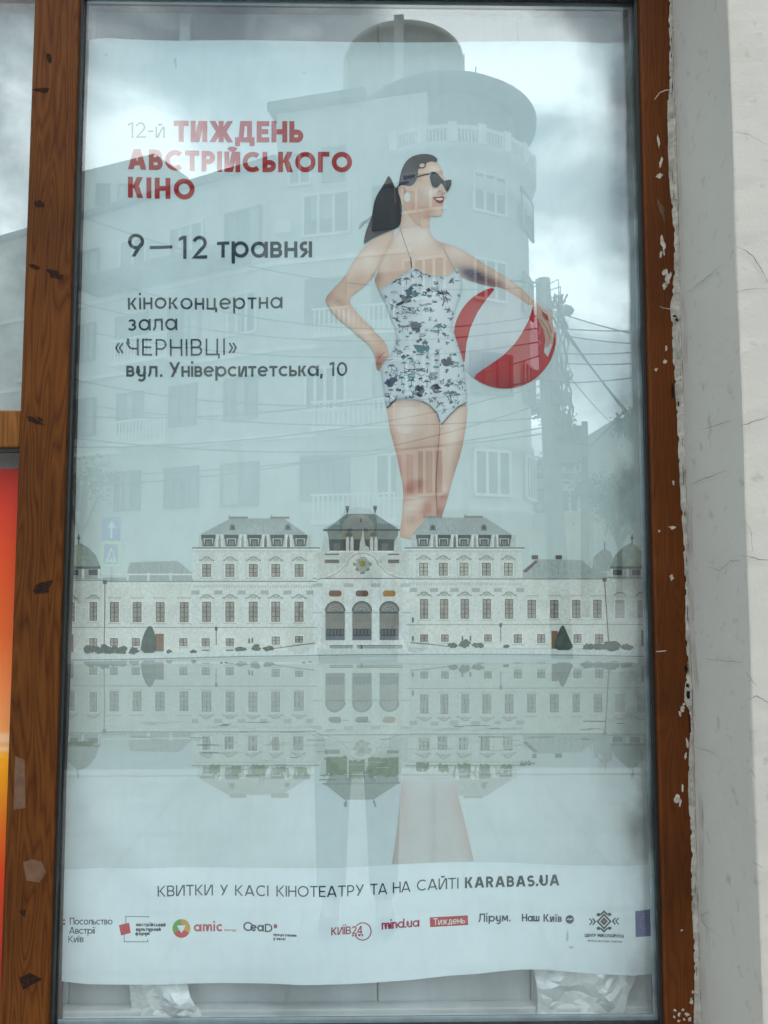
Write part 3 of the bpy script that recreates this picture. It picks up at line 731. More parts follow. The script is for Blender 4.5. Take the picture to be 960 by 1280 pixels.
    if ch == '9': return .68, [ring(arc(.34, .66, .34 - h, .34 - h, 0, 360, 36)), dg(.14, 0, .68 - wx * 1.08, .60, wx)]
    if ch == '0': return .74, [ring(arc(.37, .5, .37 - h, .5 - h, 0, 360, 36))]
    if ch == '—': return .74, [s((0, .48), (.74, .48))]
    if ch == '-': return .34, [s((0, .42), (.34, .42))]
    if ch == '«': return .52, [path([(.24, .72), (.06, .42), (.24, .12)]), path([(.46, .72), (.28, .42), (.46, .12)])]
    if ch == '»': return .52, [path([(.06, .72), (.24, .42), (.06, .12)]), path([(.28, .72), (.46, .42), (.28, .12)])]
    if ch == '.': return t * 1.1, [s((t * .55, 0), (t * .55, t * 1.1))]
    if ch == ',': return t * 1.1, [dg(0, -.16, .04, t, t)]
    if ch == ' ': return .26, []
    r = X / 2
    if ch == 'к': return .56, [s((h, 0), (h, X)), dg(t * .8, .30, .56 - wx * 1.05, X, wx), dg(.56 - wx, 0, t * 1.15, .42, wx)]
    if ch == 'і': return t, [s((h, 0), (h, X)), s((h, X + .16), (h, X + .16 + t * 1.15))]
    if ch == 'ї': return t, [s((h, 0), (h, X)), s((h - .18, X + .2), (h - .05, X + .2)), s((h + .05, X + .2), (h + .18, X + .2))]
    if ch == 'н': return .58, [s((h, 0), (h, X)), s((.58 - h, 0), (.58 - h, X)), s((t, r), (.58 - t, r))]
    if ch in 'ий':
        g = [s((h, 0), (h, X)), s((.6 - h, 0), (.6 - h, X)), dg(t * .55, 0, .6 - wx - t * .55, X, wx)]
        if ch == 'й': g.append(path(arc(.3, X + .25, .13, .14, 200, 340)))
        return .6, g
    if ch == 'о': return X + .02, [ring(arc(r + .01, r, r - h + .01, r - h, 0, 360, 36))]
    if ch == 'а': return X + .04, [ring(arc(r, r, r - h, r - h, 0, 360, 36)), s((X + .04 - h, 0), (X + .04 - h, X))]
    if ch == 'р': return X + .04, [ring(arc(r + .04, r, r - h, r - h, 0, 360, 36)), s((h, -.26), (h, X))]
    if ch == 'е': return X, [path(arc(r, r, r - h, r - h, -42, -360, 34)), s((t * .8, r), (X - t * .8, r))]
    if ch == 'с': return X * .88, [path(arc(r, r, r - h, r - h, 46, 314, 30))]
    if ch == 'т': return .56, [s((0, X - h), (.56, X - h)), s((.28, 0), (.28, X - t))]
    if ch == 'ц': return .66, [path([(h, X), (h, h), (.66, h)]), s((.57 - h, t), (.57 - h, X)), s((.66 - h, -.18), (.66 - h, 0))]
    if ch == 'з': return .52, [path(arc(.24, X - .19 - h * .4, .25 - h, .19 - h * .6, 150, -90, 16)), path(arc(.24, .20 + h * .3, .28 - h, .20 - h * .7, 90, -150, 18))]
    if ch == 'л': return .62, [path([(0, h), (.06, h), (.14, .25), (.16, X - h), (.62 - h, X - h), (.62 - h, 0)])]
    if ch == 'в': return .54, [s((h, 0), (h, X)), bowl(t, 0, r + h, .54), bowl(t, r - h, X, .51)]
    if ch == 'у': return .58, [path([(h, X), (h, .28)] + arc(.29, .28, .29 - h, .28 - h, 180, 360, 14) + [(.58 - h, .28)]), path([(.58 - h, X), (.58 - h, 0)] + arc(.29, -.02, .29 - h, .22, 0, -140, 14))]
    if ch == 'я': return .56, [s((.56 - h, 0), (.56 - h, X)), bowl(0, .26, X, .56 - t, True), dg(0, 0, .56 - t - wx * .9, .28, wx)]
    if ch == 'ь': return .54, [s((h, 0), (h, X)), bowl(t, 0, .44, .54)]
    if ch == 'м': return .74, [s((h, 0), (h, X)), s((.74 - h, 0), (.74 - h, X)), dg(.37 - wx / 2, .12, t * .3, X, wx), dg(.37 - wx / 2, .12, .74 - wx - t * .3, X, wx)]
    if ch == 'ш': return .86, [path([(h, X), (h, h), (.86 - h, h), (.86 - h, X)]), s((.43, t), (.43, X))]
    if ch == 'д': return .66, [s((0, h), (.66, h)), s((h, -.14), (h, 0)), s((.66 - h, -.14), (.66 - h, 0)), path([(.14 + h, t), (.18 + h, X - h), (.57 - h, X - h), (.57 - h, t)])]
    if ch == 'ж': w_ = .84; return w_, [s((w_ / 2, 0), (w_ / 2, X)), dg(w_ / 2 - wx, r, 0, X, wx), dg(0, 0, w_ / 2 - wx, r, wx), dg(w_ / 2, r, w_ - wx, X, wx), dg(w_ - wx, 0, w_ / 2, r, wx)]
    if ch == 'ф': return .9, [s((.45, -.26), (.45, 1)), ring(arc(.45, r, .45 - h, r - h, 0, 360, 36))]
    if ch == 'm': return .92, [s((h, 0), (h, X)), path([(.46, 0), (.46, .46)] + arc(.27, .46, .19, .26 - h, 0, 180, 10)), path([(.92 - h, 0), (.92 - h, .46)] + arc(.67, .46, .25 - h, .26 - h, 0, 180, 10))]
    if ch == 'i': return t, [s((h, 0), (h, X)), s((h, X + .14), (h, X + .14 + t * 1.1))]
    if ch == 'n': return .58, [s((h, 0), (h, X)), path([(.58 - h, 0), (.58 - h, .43)] + arc(.29, .43, .29 - h, .29 - h, 0, 180, 12))]
    if ch == 'd': return X + .04, [ring(arc(r, r, r - h, r - h, 0, 360, 30)), s((X + .04 - h, 0), (X + .04 - h, 1))]
    if ch == 'u': return .58, [s((.58 - h, 0), (.58 - h, X)), path([(h, X), (h, .29)] + arc(.29, .29, .29 - h, .29 - h, 180, 360, 12))]
    if ch in 'ac': return glyph({'a': 'а', 'c': 'с'}[ch], t)
    if ch == 'w': return .84, [dg(.18, 0, 0, X, wx), dg(.18, 0, .42 - wx / 2, X, wx), dg(.66 - wx, 0, .42 - wx / 2, X, wx), dg(.66 - wx, 0, .84 - wx, X, wx)]
    if ch in 'es': return (glyph('е', t) if ch == 'e' else (.46, [path(arc(.23, .52, .19, .16, 30, 250, 10) + arc(.23, .19, .2, .17, 75, -150, 12))]))
    if ch == 'D': return .80, [s((h, 0), (h, 1)), bowl(t, 0, 1, .80)]
    if ch == 'r': return .36, [s((h, 0), (h, X)), path(arc(.34, .40, .34 - h, .30 - h, 175, 80, 8))]
    if ch == 'g': return X + .04, [ring(arc(r, r, r - h, r - h, 0, 360, 30)), path([(X + .04 - h, X), (X + .04 - h, 0)] + arc(r, -.02, r - h, .22, 0, -140, 12))]
    if ch == 'y': return .56, [dg(.12, -.26, .56 - wx, X, wx), dg(.26, .1, 0, X, wx)]
    if ch == 'п': return .58, [path([(h, 0), (h, X - h), (.58 - h, X - h), (.58 - h, 0)])]
    if ch == 'є': return X * .88, [path(arc(r, r, r - h, r - h, 46, 314, 30)), s((t, r), (r, r))]
    if ch in 'МM': return .92, [s((h, 0), (h, 1)), s((.92 - h, 0), (.92 - h, 1)), dg(.46 - wx / 2, .22, t * .3, 1, wx), dg(.46 - wx / 2, .22, .92 - wx - t * .3, 1, wx)]
    if ch == 'L': return .56, [path([(h, 1), (h, h), (.56, h)])]
    if ch == 'Y': return .70, [dg(.35 - wx / 2, .42, 0, 1, wx), dg(.35 - wx / 2, .42, .70 - wx, 1, wx), s((.35, 0), (.35, .45))]
    if ch == 'I': return t, [s((h, 0), (h, 1))]
    if ch == 'H': return glyph('Н', t)
    if ch == 'T': return glyph('Т', t)
    if ch == '’': return t, [dg(0, .66, .05, 1, t)]
    raise KeyError(ch)

def line(b, text, base, cap, t, col, lay=3.5, track=None, fixed_gap=None):
    """set one line on a traced base line [(x, y), ...]; the gaps are fitted so that the line ends where the photograph's does"""
    x0, x1 = base[0][0], base[-1][0]
    gs = [glyph(c, t) for c in text]
    nat = sum(g[0] for g in gs) * cap; ng = len(text) - 1
    sx = 1.0; gap = (x1 - x0 - nat) / max(1, ng) if ng else 0
    lo, hi = .05 * cap, .26 * cap
    if ng and (gap < lo or gap > hi):
        gap = min(max(gap, lo), hi); sx = (x1 - x0 - gap * ng) / nat
    if not ng: sx = (x1 - x0) / nat if x1 > x0 else 1
    x = x0; k = 0
    for g in gs:
        for kind_, pts, *cl in g[1]:
            k += 1; z = lay + (k % 4) * .12
            def tr(p):
                px = x + p[0] * cap * sx; return (px, interp(base, px) - p[1] * cap)
            if kind_ == 's': stroke(b, [tr(p) for p in pts], t * cap, col, z, cl[0])
            else: fill(b, [tr(p) for p in pts], col, z, 8)
        x += g[0] * cap * sx + gap
RED, NAVY, GREY = S(172, 26, 28), S(42, 58, 66), S(98, 112, 120)
b = MB()
line(b, '12-й', [(160, 172.5), (206, 172)], 19.5, .105, GREY)
line(b, 'ТИЖДЕНЬ', [(217, 177), (379, 177)], 26.5, .235, RED)
line(b, 'АВСТРІЙСЬКОГО', [(160, 211.5), (300, 214.5), (440, 214)], 25.5, .235, RED)
line(b, 'КІНО', [(160, 247), (243, 249)], 26, .235, RED)
pbuild(b, 'headline_lettering')
b = MB()
line(b, '9', [(160, 321), (180, 321)], 29, .145, NAVY)
line(b, '—', [(187, 323), (215, 322)], 29, .13, NAVY)
line(b, '12', [(223, 323), (259, 323)], 29, .145, NAVY)
line(b, 'травня', [(271, 322), (390, 321)], 28, .15, NAVY)
pbuild(b, 'date_lettering')
b = MB()
line(b, 'кіноконцертна', [(160, 387), (260, 386.5), (353, 385)], 20, .125, NAVY)
line(b, 'зала', [(160, 413.5), (222, 413)], 20, .125, NAVY)
line(b, '«ЧЕРНІВЦІ»', [(144, 444), (230, 445), (296, 443)], 21, .105, NAVY)
line(b, 'вул.', [(158, 471), (203, 471)], 19, .155, NAVY)
line(b, 'Університетська,', [(211, 471), (403, 470)], 18.5, .155, NAVY)
line(b, '10', [(412, 470), (434, 470)], 17.5, .15, NAVY)
pbuild(b, 'venue_lettering')
b = MB()
BT = [(190, 1119.5), (300, 1119.5), (420, 1118.5), (480, 1116), (540, 1111.5), (600, 1109), (710, 1106)]
def bl(x0, x1): return [(x0, interp(BT, x0))] + [q for q in BT if x0 < q[0] < x1] + [(x1, interp(BT, x1))]
for wd_, a, c in (('КВИТКИ', 198, 266), ('У', 275, 285), ('КАСІ', 294, 336), ('КІНОТЕАТРУ', 346, 455), ('ТА', 463, 484), ('НА', 491, 513), ('САЙТІ', 521, 573)):
    line(b, wd_, bl(a, c), 13.6, .115, NAVY)
line(b, 'KARABAS.UA', bl(581, 699), 13.6, .20, NAVY)
pbuild(b, 'ticket_lettering')

# ---- sponsors' marks along the foot, each one a printed mark of its own
def mark(name_label):
    return MB(), name_label
RED2, MAG = S(196, 40, 52), S(170, 32, 78)
b = MB()
quad(b, 70, 1148.5, 82, 1151, RED2, 1.5); quad(b, 70, 1153, 82, 1155.5, RED2, 1.5)
line(b, 'Посольство', [(88, 1155), (141, 1155)], 8.6, .13, NAVY); line(b, 'Австрії', [(87, 1166.5), (119, 1166.5)], 8.6, .13, NAVY); line(b, 'Київ', [(86, 1177.5), (105, 1177)], 8.4, .12, NAVY)
pbuild(b, 'sponsor_mark', label='three dark lines of lettering with a small red and white flag')
b = MB()
stroke(b, [(157.5, 1154), (157.5, 1145), (186, 1145.5), (186, 1147)], .9, GREY, 1.5); stroke(b, [(155.5, 1168), (155.5, 1177), (184.5, 1177.5), (184.5, 1174)], .9, GREY, 1.5)
fill(b, [(149, 1156), (161.5, 1153), (163.5, 1166), (151.5, 1169)], RED2, 1.5)
line(b, 'австрійський', [(170, 1157.5), (207, 1158)], 4.6, .24, NAVY); line(b, 'культурний', [(170, 1163.5), (201, 1163.8)], 4.6, .24, NAVY); line(b, 'форум', [(169, 1169), (187, 1169)], 4.6, .24, NAVY)
pbuild(b, 'sponsor_mark', label='red square in a thin bracket with three tiny bold lines')
b = MB()
def wedge(a0, a1, col): fill(b, arc(226.5, 1161, 11, 12, a0, a1, 14) + arc(226.5, 1161, 3.5, 3.5, a1, a0, 6), col, 1.5, 6)
wedge(30, 150, S(206, 60, 48)); wedge(150, 270, S(96, 160, 60)); wedge(270, 390, S(212, 160, 50))
fill(b, [(221, 1157), (232, 1157), (226.5, 1167)], FOOT, 2.3)
line(b, 'amic', [(242, 1165), (278, 1165)], 12.5, .17, S(196, 62, 66)); line(b, 'energy', [(280, 1164.5), (295, 1164.5)], 2.9, .2, S(200, 120, 120))
pbuild(b, 'sponsor_mark', label='round green yellow and red emblem beside red lower case lettering')
b = MB()
line(b, 'О', [(304, 1164), (316, 1164)], 11.5, .15, NAVY); line(b, 'ea', [(313, 1164), (330, 1164)], 11.5, .17, NAVY); line(b, 'D', [(331, 1164.5), (341, 1164.5)], 10.5, .17, NAVY)
fill(b, rough_poly(344.5, 1157, 2.4, 3.0, 10, 0, .08), S(170, 50, 84), 1.5)
line(b, 'представник', [(342, 1169), (371, 1169)], 3.6, .22, NAVY); line(b, 'у києві', [(342, 1174), (357, 1174)], 3.6, .22, NAVY)
pbuild(b, 'sponsor_mark', label='dark rounded lettering with a small red dot above its end')
b = MB()
line(b, 'КИЇВ', [(414.5, 1166), (439, 1164.5)], 9.6, .14, MAG); line(b, '24', [(440, 1164.5), (453, 1164)], 9.6, .14, MAG); line(b, 'news', [(440, 1167.6), (454, 1167)], 3.4, .24, MAG)
stroke(b, arc(453.5, 1161.5, 10.3, 10.6, -140, 150, 40), 1.3, MAG, 1.5)
pbuild(b, 'sponsor_mark', label='magenta lettering running into a thin ring')
b = MB(); line(b, 'mind.ua', [(477, 1159.5), (524, 1157)], 11.5, .16, MAG); pbuild(b, 'sponsor_mark', label='plain magenta lower case lettering')
b = MB(); fill(b, [(537, 1146), (584.5, 1143.5), (585, 1155.5), (537.5, 1158)], S(190, 38, 44), 1.5)
line(b, 'Тиждень', [(541.5, 1155.5), (581, 1153)], 8.2, .12, S(238, 236, 232), 4.5); pbuild(b, 'sponsor_mark', label='white lettering on a red strip')
b = MB(); line(b, 'Лірум.', [(598, 1152), (638, 1151)], 10.5, .16, NAVY); pbuild(b, 'sponsor_mark', label='dark bold lettering that ends in a full stop')
b = MB(); line(b, 'Наш', [(652, 1151), (674, 1151)], 9.6, .18, NAVY); line(b, 'Київ', [(679, 1151.5), (702, 1152)], 9.6, .18, NAVY)
fill(b, arc(712, 1149, 5.4, 5.4, 0, 345, 22), NAVY, 1.5); stroke(b, [(708.5, 1149.5), (710.5, 1147.8), (712, 1149.6), (714, 1147.8), (715.5, 1149.5)], .9, FOOT, 2.3)
pbuild(b, 'sponsor_mark', label='dark lettering followed by a small dark disc')
b = MB(); cx, cy = 755.5, 1152.5
def dia(r, w_, lay): stroke(b, [(cx - r, cy), (cx, cy - r * 1.05), (cx + r, cy), (cx, cy + r * 1.05)], w_, NAVY, lay, True)
dia(8.2, 2.2, 1.5); fill(b, [(cx - 5, cy), (cx, cy - 5.3), (cx + 5, cy), (cx, cy + 5.3)], S(60, 52, 56), 1.5); fill(b, [(cx - 2, cy), (cx, cy - 2), (cx + 2, cy), (cx, cy + 2)], S(190, 90, 90), 2.2)
for sx_ in (-1, 1):
    stroke(b, [(cx + sx_ * 18.5, cy - 4), (cx + sx_ * 15, cy), (cx + sx_ * 18.5, cy + 4)], 1.6, NAVY, 1.5); stroke(b, [(cx + sx_ * 14.5, cy - 4), (cx + sx_ * 11, cy), (cx + sx_ * 14.5, cy + 4)], 1.8, NAVY, 1.5)
    for sy_ in (-1, 1): fill(b, rough_poly(cx + sx_ * 7, cy + sy_ * 8.5, 2.6, 2.2, 9, 0, .1), NAVY, 1.5)
for sy_ in (-1, 1): stroke(b, [(cx - 4.5, cy + sy_ * 8.4), (cx, cy + sy_ * 12.6), (cx + 4.5, cy + sy_ * 8.4)], 2.2, NAVY, 1.7)
line(b, 'ЦЕНТР', [(731, 1171), (745, 1171.5)], 4.0, .2, NAVY); line(b, 'МИКОЛАЙЧУКА', [(747, 1171.5), (781, 1173.5)], 4.0, .2, NAVY); line(b, 'MYKOLAICHUK CENTER', [(735, 1177), (778, 1179.5)], 2.3, .2, NAVY)
pbuild(b, 'sponsor_mark', label='dark diamond shaped folk ornament above two tiny lines')
b = MB(); fill(b, [(794.5, 1139.5), (835, 1135), (835, 1170), (795.5, 1172.5)], S(34, 52, 132), 3.0, 6)
for i in range(9):
    a = 2 * PI * i / 12 + .5; x, y = 808 + 7.5 * math.cos(a), 1154 + 8 * math.sin(a); fill(b, rough_poly(x, y, 1.0, 1.0, 6, 0, .1), S(92, 106, 160), 4.2)
pbuild(b, 'sponsor_mark', label='deep blue flag cut off by the frame')

# ---- the palace: elevation traced in photograph pixels; the same drawing upside down in the pond
def palace(b, T, tone, refl=False):
    """T maps a place of the upright elevation to the sheet; tone alters a colour"""
    L0 = 3.0 if not refl else 1.0
    def pl(poly, col, l, step=10): fill(b, [T(*p) for p in poly], (tone(col) if not callable(col) else (lambda q: tone(col(q)))), L0 + l, step)
    def rc(x0, y0, x1, y1, col, l):
        (a, c), (d, e) = T(x0, y0), T(x1, y1)
        if abs(x1 - x0) > 24: pl([(x0, y0), (x1, y0), (x1, y1), (x0, y1)], col, l)
        else: quad(b, a, c, d, e, tone(col), L0 + l)
    def ln(pts, w_, col, l): stroke(b, [T(*p) for p in pts], w_, tone(col), L0 + l)
    W0, W1, TR, TR2, SH = S(222, 220, 212), S(231, 229, 221), S(196, 196, 190), S(238, 237, 230), S(152, 155, 152)
    WIN, MUL, ROOF, ROOF2, DK = S(146, 132, 122), S(214, 212, 204), S(148, 156, 155), S(180, 187, 184), S(66, 72, 74)
    def wall_tone(base):
        def f(q):
            k = 1 + .10 * mnoise.noise(Vector((q[0] * .03, q[1] * .05, 3))) + .07 * mnoise.noise(Vector((q[0] * .15, q[1] * .12, 8)))
            return (base[0] * k, base[1] * k, base[2] * k, 1)
        return f
    def window(x, y0, y1, w_, hood=0, lit=0):
        col = WIN if not lit else lerp(WIN, S(190, 186, 172), lit)
        rc(x - w_ / 2 - 1.6, y0 - 1.6, x + w_ / 2 + 1.6, y1 + 1.2, TR2, 1.5)
        rc(x - w_ / 2, y0, x + w_ / 2, y1, S(86, 76, 68), 2); k = 2; rows = 4 if y1 - y0 > 20 else (3 if y1 - y0 > 13 else 2)
        ph = (y1 - y0 - .8) / rows
        for i in range(2):
            for j in range(rows):
                c = lerp(col, S(196, 188, 176), .7 * (mnoise.noise(Vector((x * 3.1 + i * 7, y0 + j * 5.3, 1))) * .5 + .5))
                rc(x - w_ / 2 + .8 + i * (w_ / 2 - .2), y0 + .8 + j * ph, x - w_ / 2 + w_ / 2 - .5 + i * (w_ / 2 - .2), y0 + .2 + (j + 1) * ph, c, 2.7)
        rc(x - w_ / 2 - 2.6, y1 + 1.2, x + w_ / 2 + 2.6, y1 + 2.4, TR, 1.6)
        if hood == 1: rc(x - w_ / 2 - 3.5, y0 - 6, x + w_ / 2 + 3.5, y0 - 4.6, TR, 1.6)
        if hood == 2:
            ln([(x - w_ / 2 - 4, y0 - 4.5), (x - w_ / 2 - 1, y0 - 4.8), (x - 3, y0 - 8), (x, y0 - 8.8), (x + 3, y0 - 8), (x + w_ / 2 + 1, y0 - 4.8), (x + w_ / 2 + 4, y0 - 4.5)], 1.6, S(154, 157, 154), 1.6)
            pl([(x - 4, y0 - 4), (x - 3, y0 - 7), (x + 3, y0 - 7), (x + 4, y0 - 4)], S(186, 188, 184), 1.3, 6)
    # low wings (pavilion ends, long wings)
    pl([(60, 724), (128, 724), (128, 816), (60, 818)], wall_tone(W0), 0); pl([(128, 727), (396, 727), (396, 813), (128, 816)], wall_tone(W1), 0)
    pl([(508, 724), (760, 724), (760, 811), (508, 810)], wall_tone(W1), 0); pl([(760, 722), (860, 722), (860, 812), (760, 811)], wall_tone(W0), 0)
    # roofs of the low wings
    pl([(128, 727), (128, 722), (158, 722), (163, 703), (222, 701), (241, 716), (243, 727)], ROOF2, .4)
    for x in range(166, 236, 9): ln([(x, 704), (x - 1, 722)], .5, ROOF, .9)
    rc(128, 717, 243, 719, TR2, 1.0)
    for x in (160, 186, 214): rc(x - 1.5, 716, x + 1.5, 727, W1, 1.1)
    pl([(653, 724), (653, 713), (672, 699), (728, 700), (742, 712), (760, 716), (760, 724)], ROOF2, .4)
    for x in range(666, 744, 8): ln([(x, 702), (x + 1, 720)], .5, ROOF, .9)
    pl([(654, 714), (670, 700), (673, 702), (658, 716)], S(120, 96, 86), 1.0)
    for x in (669, 699): rc(x - 4, 694, x + 4, 699, S(112, 92, 84), 1.0)
    # domes at both ends
    for sx_ in (0, 1):
        f = (lambda x: x) if not sx_ else (lambda x: 889.5 - x)
        dome = [(f(80), 708), (f(82), 694), (f(92), 683), (f(97), 680), (f(101), 679), (f(110), 684), (f(120), 694), (f(126), 708)]
        pl(dome, S(166, 174, 156), .5); pl([(f(99), 681), (f(101), 679), (f(110), 684), (f(120), 694), (f(125), 708), (f(108), 708)], S(150, 162, 156), .8)
        rc(min(f(80), f(126)), 708, max(f(80), f(126)), 711, S(96, 104, 98), 1.0)
        pl([(f(80), 711), (f(126), 711), (f(126), 724), (f(80), 724)], S(168, 174, 168), .4)
        for x in (92, 117): rc(min(f(x - 6), f(x + 6)), 712, max(f(x - 6), f(x + 6)), 719, DK, 1.0)
        for x in (86, 104, 124): rc(f(x) - 1.6, 711, f(x) + 1.6, 723, W1, 1.2)
        ln([(f(98.5), 680), (f(98.5), 674), (f(98.5), 668)], 1.6, S(104, 108, 98), 1.0)
        rc(f(98.5) - 2, 671, f(98.5) + 2, 674, S(104, 108, 98), 1.2)
    pl([(741, 714), (743, 696), (752, 688), (757, 686), (764, 690), (768, 700), (768, 714)], ROOF2, .3); ln([(756.5, 687), (756.5, 677)], 1.4, SH, .6)
    # tall blocks left and right
    for (a, c, yb) in ((243, 397, 727), (508, 653, 724)):
        dy = yb - 727
        pl([(a + 1, 686 + dy * 0), (c, 686), (c, yb), (a + 1, yb)], wall_tone(W0), .5)
        top = 648 if a < 300 else 647
        pl([(a + 8, 669), (a + 46, top), (c - 42, top), (c - 14, 669)] if a < 300 else [(a + 6, 669), (a + 26, top), (c - 46, top), (c - 14, 669)], wall_tone(ROOF2), .2)
        for i in range(26):
            u = i / 25.0; x0 = a + 46 + (c - a - 88) * u if a < 300 else a + 26 + (c - a - 72) * u; x1 = a + 8 + (c - a - 22) * u
            ln([(x0, top + .5), (x1, 668)], .45, ROOF, .8)
        for x in (a + 56, c - 46) if a < 300 else (a + 34, c - 60): rc(x - 13, top - 2.2, x + 11, top + .6, S(150, 150, 142), .9); rc(x - 12, top - 4.5, x - 11, top, SH, 1)
        for x in (a + 48, a + 117) if a < 300 else (a + 33, a + 97): pl([(x - 4, 663), (x - 3, 657), (x, 655), (x + 3, 657), (x + 4, 663)], S(116, 120, 112), 1.1, 6); rc(x - 1.5, 658, x + 1.5, 661, DK, 1.6)
        pl([(a + 6, 684), (a + 6, 669), (c - 8, 669), (c - 8, 684)], S(204, 208, 202), .6)
        n = 5; xs = [a + 18 + i * 28.6 for i in range(5)] if a < 300 else [a + 21 + i * 25.4 for i in range(5)]
        for x in xs:
            rc(x - 9, 668.5, x + 9, 673, DK, 1.2); pl([(x - 8.5, 673), (x - 6, 673), (x - 5, 681), (x + 5, 681), (x + 6, 673), (x + 8.5, 673), (x + 7, 683), (x - 7, 683)], S(96, 104, 100), 1.2, 6)
            rc(x - 4.5, 674, x + 4.5, 682.5, S(70, 74, 74), 1.5); rc(x - 2.5, 676, x - .4, 682, S(132, 130, 122), 2.0); rc(x + .4, 676, x + 2.5, 682, S(132, 130, 122), 2.0)
        for x in [q + 14 for q in xs[:-1]]:
            rc(x - 4, 668, x + 4, 684, W1, 1.3)
            pl([(x - 2, 684), (x - 1.6, 674), (x - .8, 670), (x, 668), (x + 1, 670), (x + 1.6, 674), (x + 2, 684)], S(160, 164, 158) if int(x) % 2 else S(116, 112, 104), 1.8, 6)
        rc(a - 2, 684, c + 3, 686, S(140, 144, 141), 1.6); rc(a - 1, 686, c + 2, 688, TR2, 1.7); rc(a, 688, c, 689.2, TR, 1.6)
        xs2 = (259, 288, 317, 345, 374) if a < 300 else (529.5, 554, 580, 608, 635.5); y0 = 705 if a < 300 else 703.5
        for i, x in enumerate(xs2):
            window(x, y0, y0 + 16, 11, 2, (.1 if a < 300 else .65 * (i % 2 == 0) + .3))
        for x in [(p + q) / 2 for p, q in zip(xs2[:-1], xs2[1:])] + [xs2[0] - 14, xs2[-1] + 14]: rc(x - 4, 691, x + 4, yb - 3, S(228, 228, 222), 1.1)
        xs3 = (259, 288, 317, 345, 374) if a < 300 else (530, 555, 581, 608.5, 636.5)
        for x in [(p + q) / 2 for p, q in zip(xs3[:-1], xs3[1:])] + [xs3[0] - 14, xs3[-1] + 14]:
            rc(x - 4, yb + 6, x + 4, 783, S(230, 229, 223), 1.1); rc(x - 5, yb + 11, x + 5, yb + 16, S(182, 184, 178), 1.2)
        for i in range(int((c - a) / 3.2)): rc(a + 2 + i * 3.2, yb + 4.5, a + 3.4 + i * 3.2, yb + 7.5, TR, 1.2)
    # cornices and string courses
    rc(60, 724.5, 128, 726, SH, 1.5); rc(128, 726, 396, 727.6, SH, 2.0); rc(128, 727.6, 396, 729.5, TR2, 2.0)
    rc(508, 723, 760, 724.6, SH, 2.0); rc(508, 724.6, 760, 726.6, TR2, 2.0); rc(760, 721, 860, 722.6, SH, 1.5)
    rc(60, 783.6, 396, 784.6, S(160, 163, 160), 1.4); rc(508, 780.4, 860, 781.4, S(160, 163, 160), 1.4)
    for x in (131.5,): ln([(x, 727), (x, 760), (x - 1, 812)], 1.3, S(126, 116, 108), 1.8); rc(x - 2.4, 725, x + 2.4, 730, S(100, 92, 86), 2.2)
    ln([(756.5, 724), (759, 760), (762, 806)], 1.5, S(130, 112, 102), 1.8); rc(754, 722, 759, 727, S(100, 92, 86), 2.2)
    # windows of the long front
    for x in (89.5,): window(x, 753, 777, 8, 2)
    window(117, 752.5, 776, 9.5, 2)
    for x in (143.5, 172, 201, 231): window(x, 752.5, 777.5, 11, 1)
    for x in (259, 288, 317, 345, 374): window(x, 752, 777, 11, 2)
    for x in (530, 555, 581, 608.5, 636.5): window(x, 748.8, 773.4, 10.5, 2)
    for x in (665, 693.5, 721, 747.7): window(x, 750, 773, 10.5, 1)
    for x in (776, 803.5):
        rc(x - 7, 748, x + 7, 774, TR2, 1.4); rc(x - 6, 750, x + 6, 773, S(190, 182, 180), 1.7); ln([(x - 8, 745), (x - 3, 741), (x + 3, 741), (x + 8, 745)], 1.5, SH, 1.6)
        for j in range(4): rc(x - 6, 754 + j * 5, x + 6, 754.7 + j * 5, TR, 2.1)
    for x in (117, 143, 170.5, 230, 258, 288): window(x, 797.5, 807.5, 10, 0)
    window(345, 795.5, 805.5, 10, 0, .5); window(374, 795, 803, 10, 0)
    for x in (530, 556, 610): window(x, 793, 802, 9.5, 0)
    for x in (647.5, 677, 722.7, 750): window(x, 793, 804, 10, 0)
    for x in (258, 288, 600, 647, 677): rc(x - 5, 811.5, x + 5, 813.2, S(120, 124, 122), 2)
    for (x0, y0, x1, y1) in ((195, 792, 205.5, 814), (690, 789, 698, 811)): rc(x0, y0, x1, y1, S(120, 82, 56), 1.6); rc(x0 + 1, y0 + 1, (x0 + x1) / 2 - .4, y1, S(146, 104, 74), 2.1); rc((x0 + x1) / 2 + .4, y0 + 1, x1 - 1, y1, S(140, 98, 70), 2.1)
    rc(85, 793, 92, 815, S(128, 84, 70), 1.6); rc(803, 788, 814, 808, S(128, 90, 82), 1.6)
    for (x, y) in ((271, 784), (626, 780)): ln([(x, y), (x, y + 22)], 1.0, S(92, 98, 100), 2.4); rc(x - 1.6, y - 1, x + 1.6, y + 4, S(82, 88, 90), 2.6)
    # middle pavilion
    pl([(393, 726), (512, 724), (512, 811), (393, 812)], wall_tone(S(229, 229, 224)), .8)
    pl([(397, 690), (508, 689), (508, 726), (397, 727)], wall_tone(S(212, 210, 202)), .7)
    pl([(406, 664), (433, 642.5), (469, 642.5), (499, 663)], wall_tone(S(124, 136, 134)), .6)
    for i in range(20):
        u = i / 19.0; ln([(433.5 + 35 * u, 643), (407.5 + 90 * u, 661)], .5, S(130, 140, 138), 1.1)
    rc(404, 661.5, 500, 663.6, S(72, 80, 80), 1.4)
    pl([(409, 663), (498, 663), (497, 674), (411, 674)], S(128, 134, 124), .9)
    for x in (436, 467): pl([(x - 4, 671), (x - 4, 667), (x, 664.5), (x + 4, 667), (x + 4, 671)], S(88, 94, 90), 1.3, 6)
    pl([(411, 674), (497, 674), (494, 689), (412, 689)], S(84, 94, 90), .9)
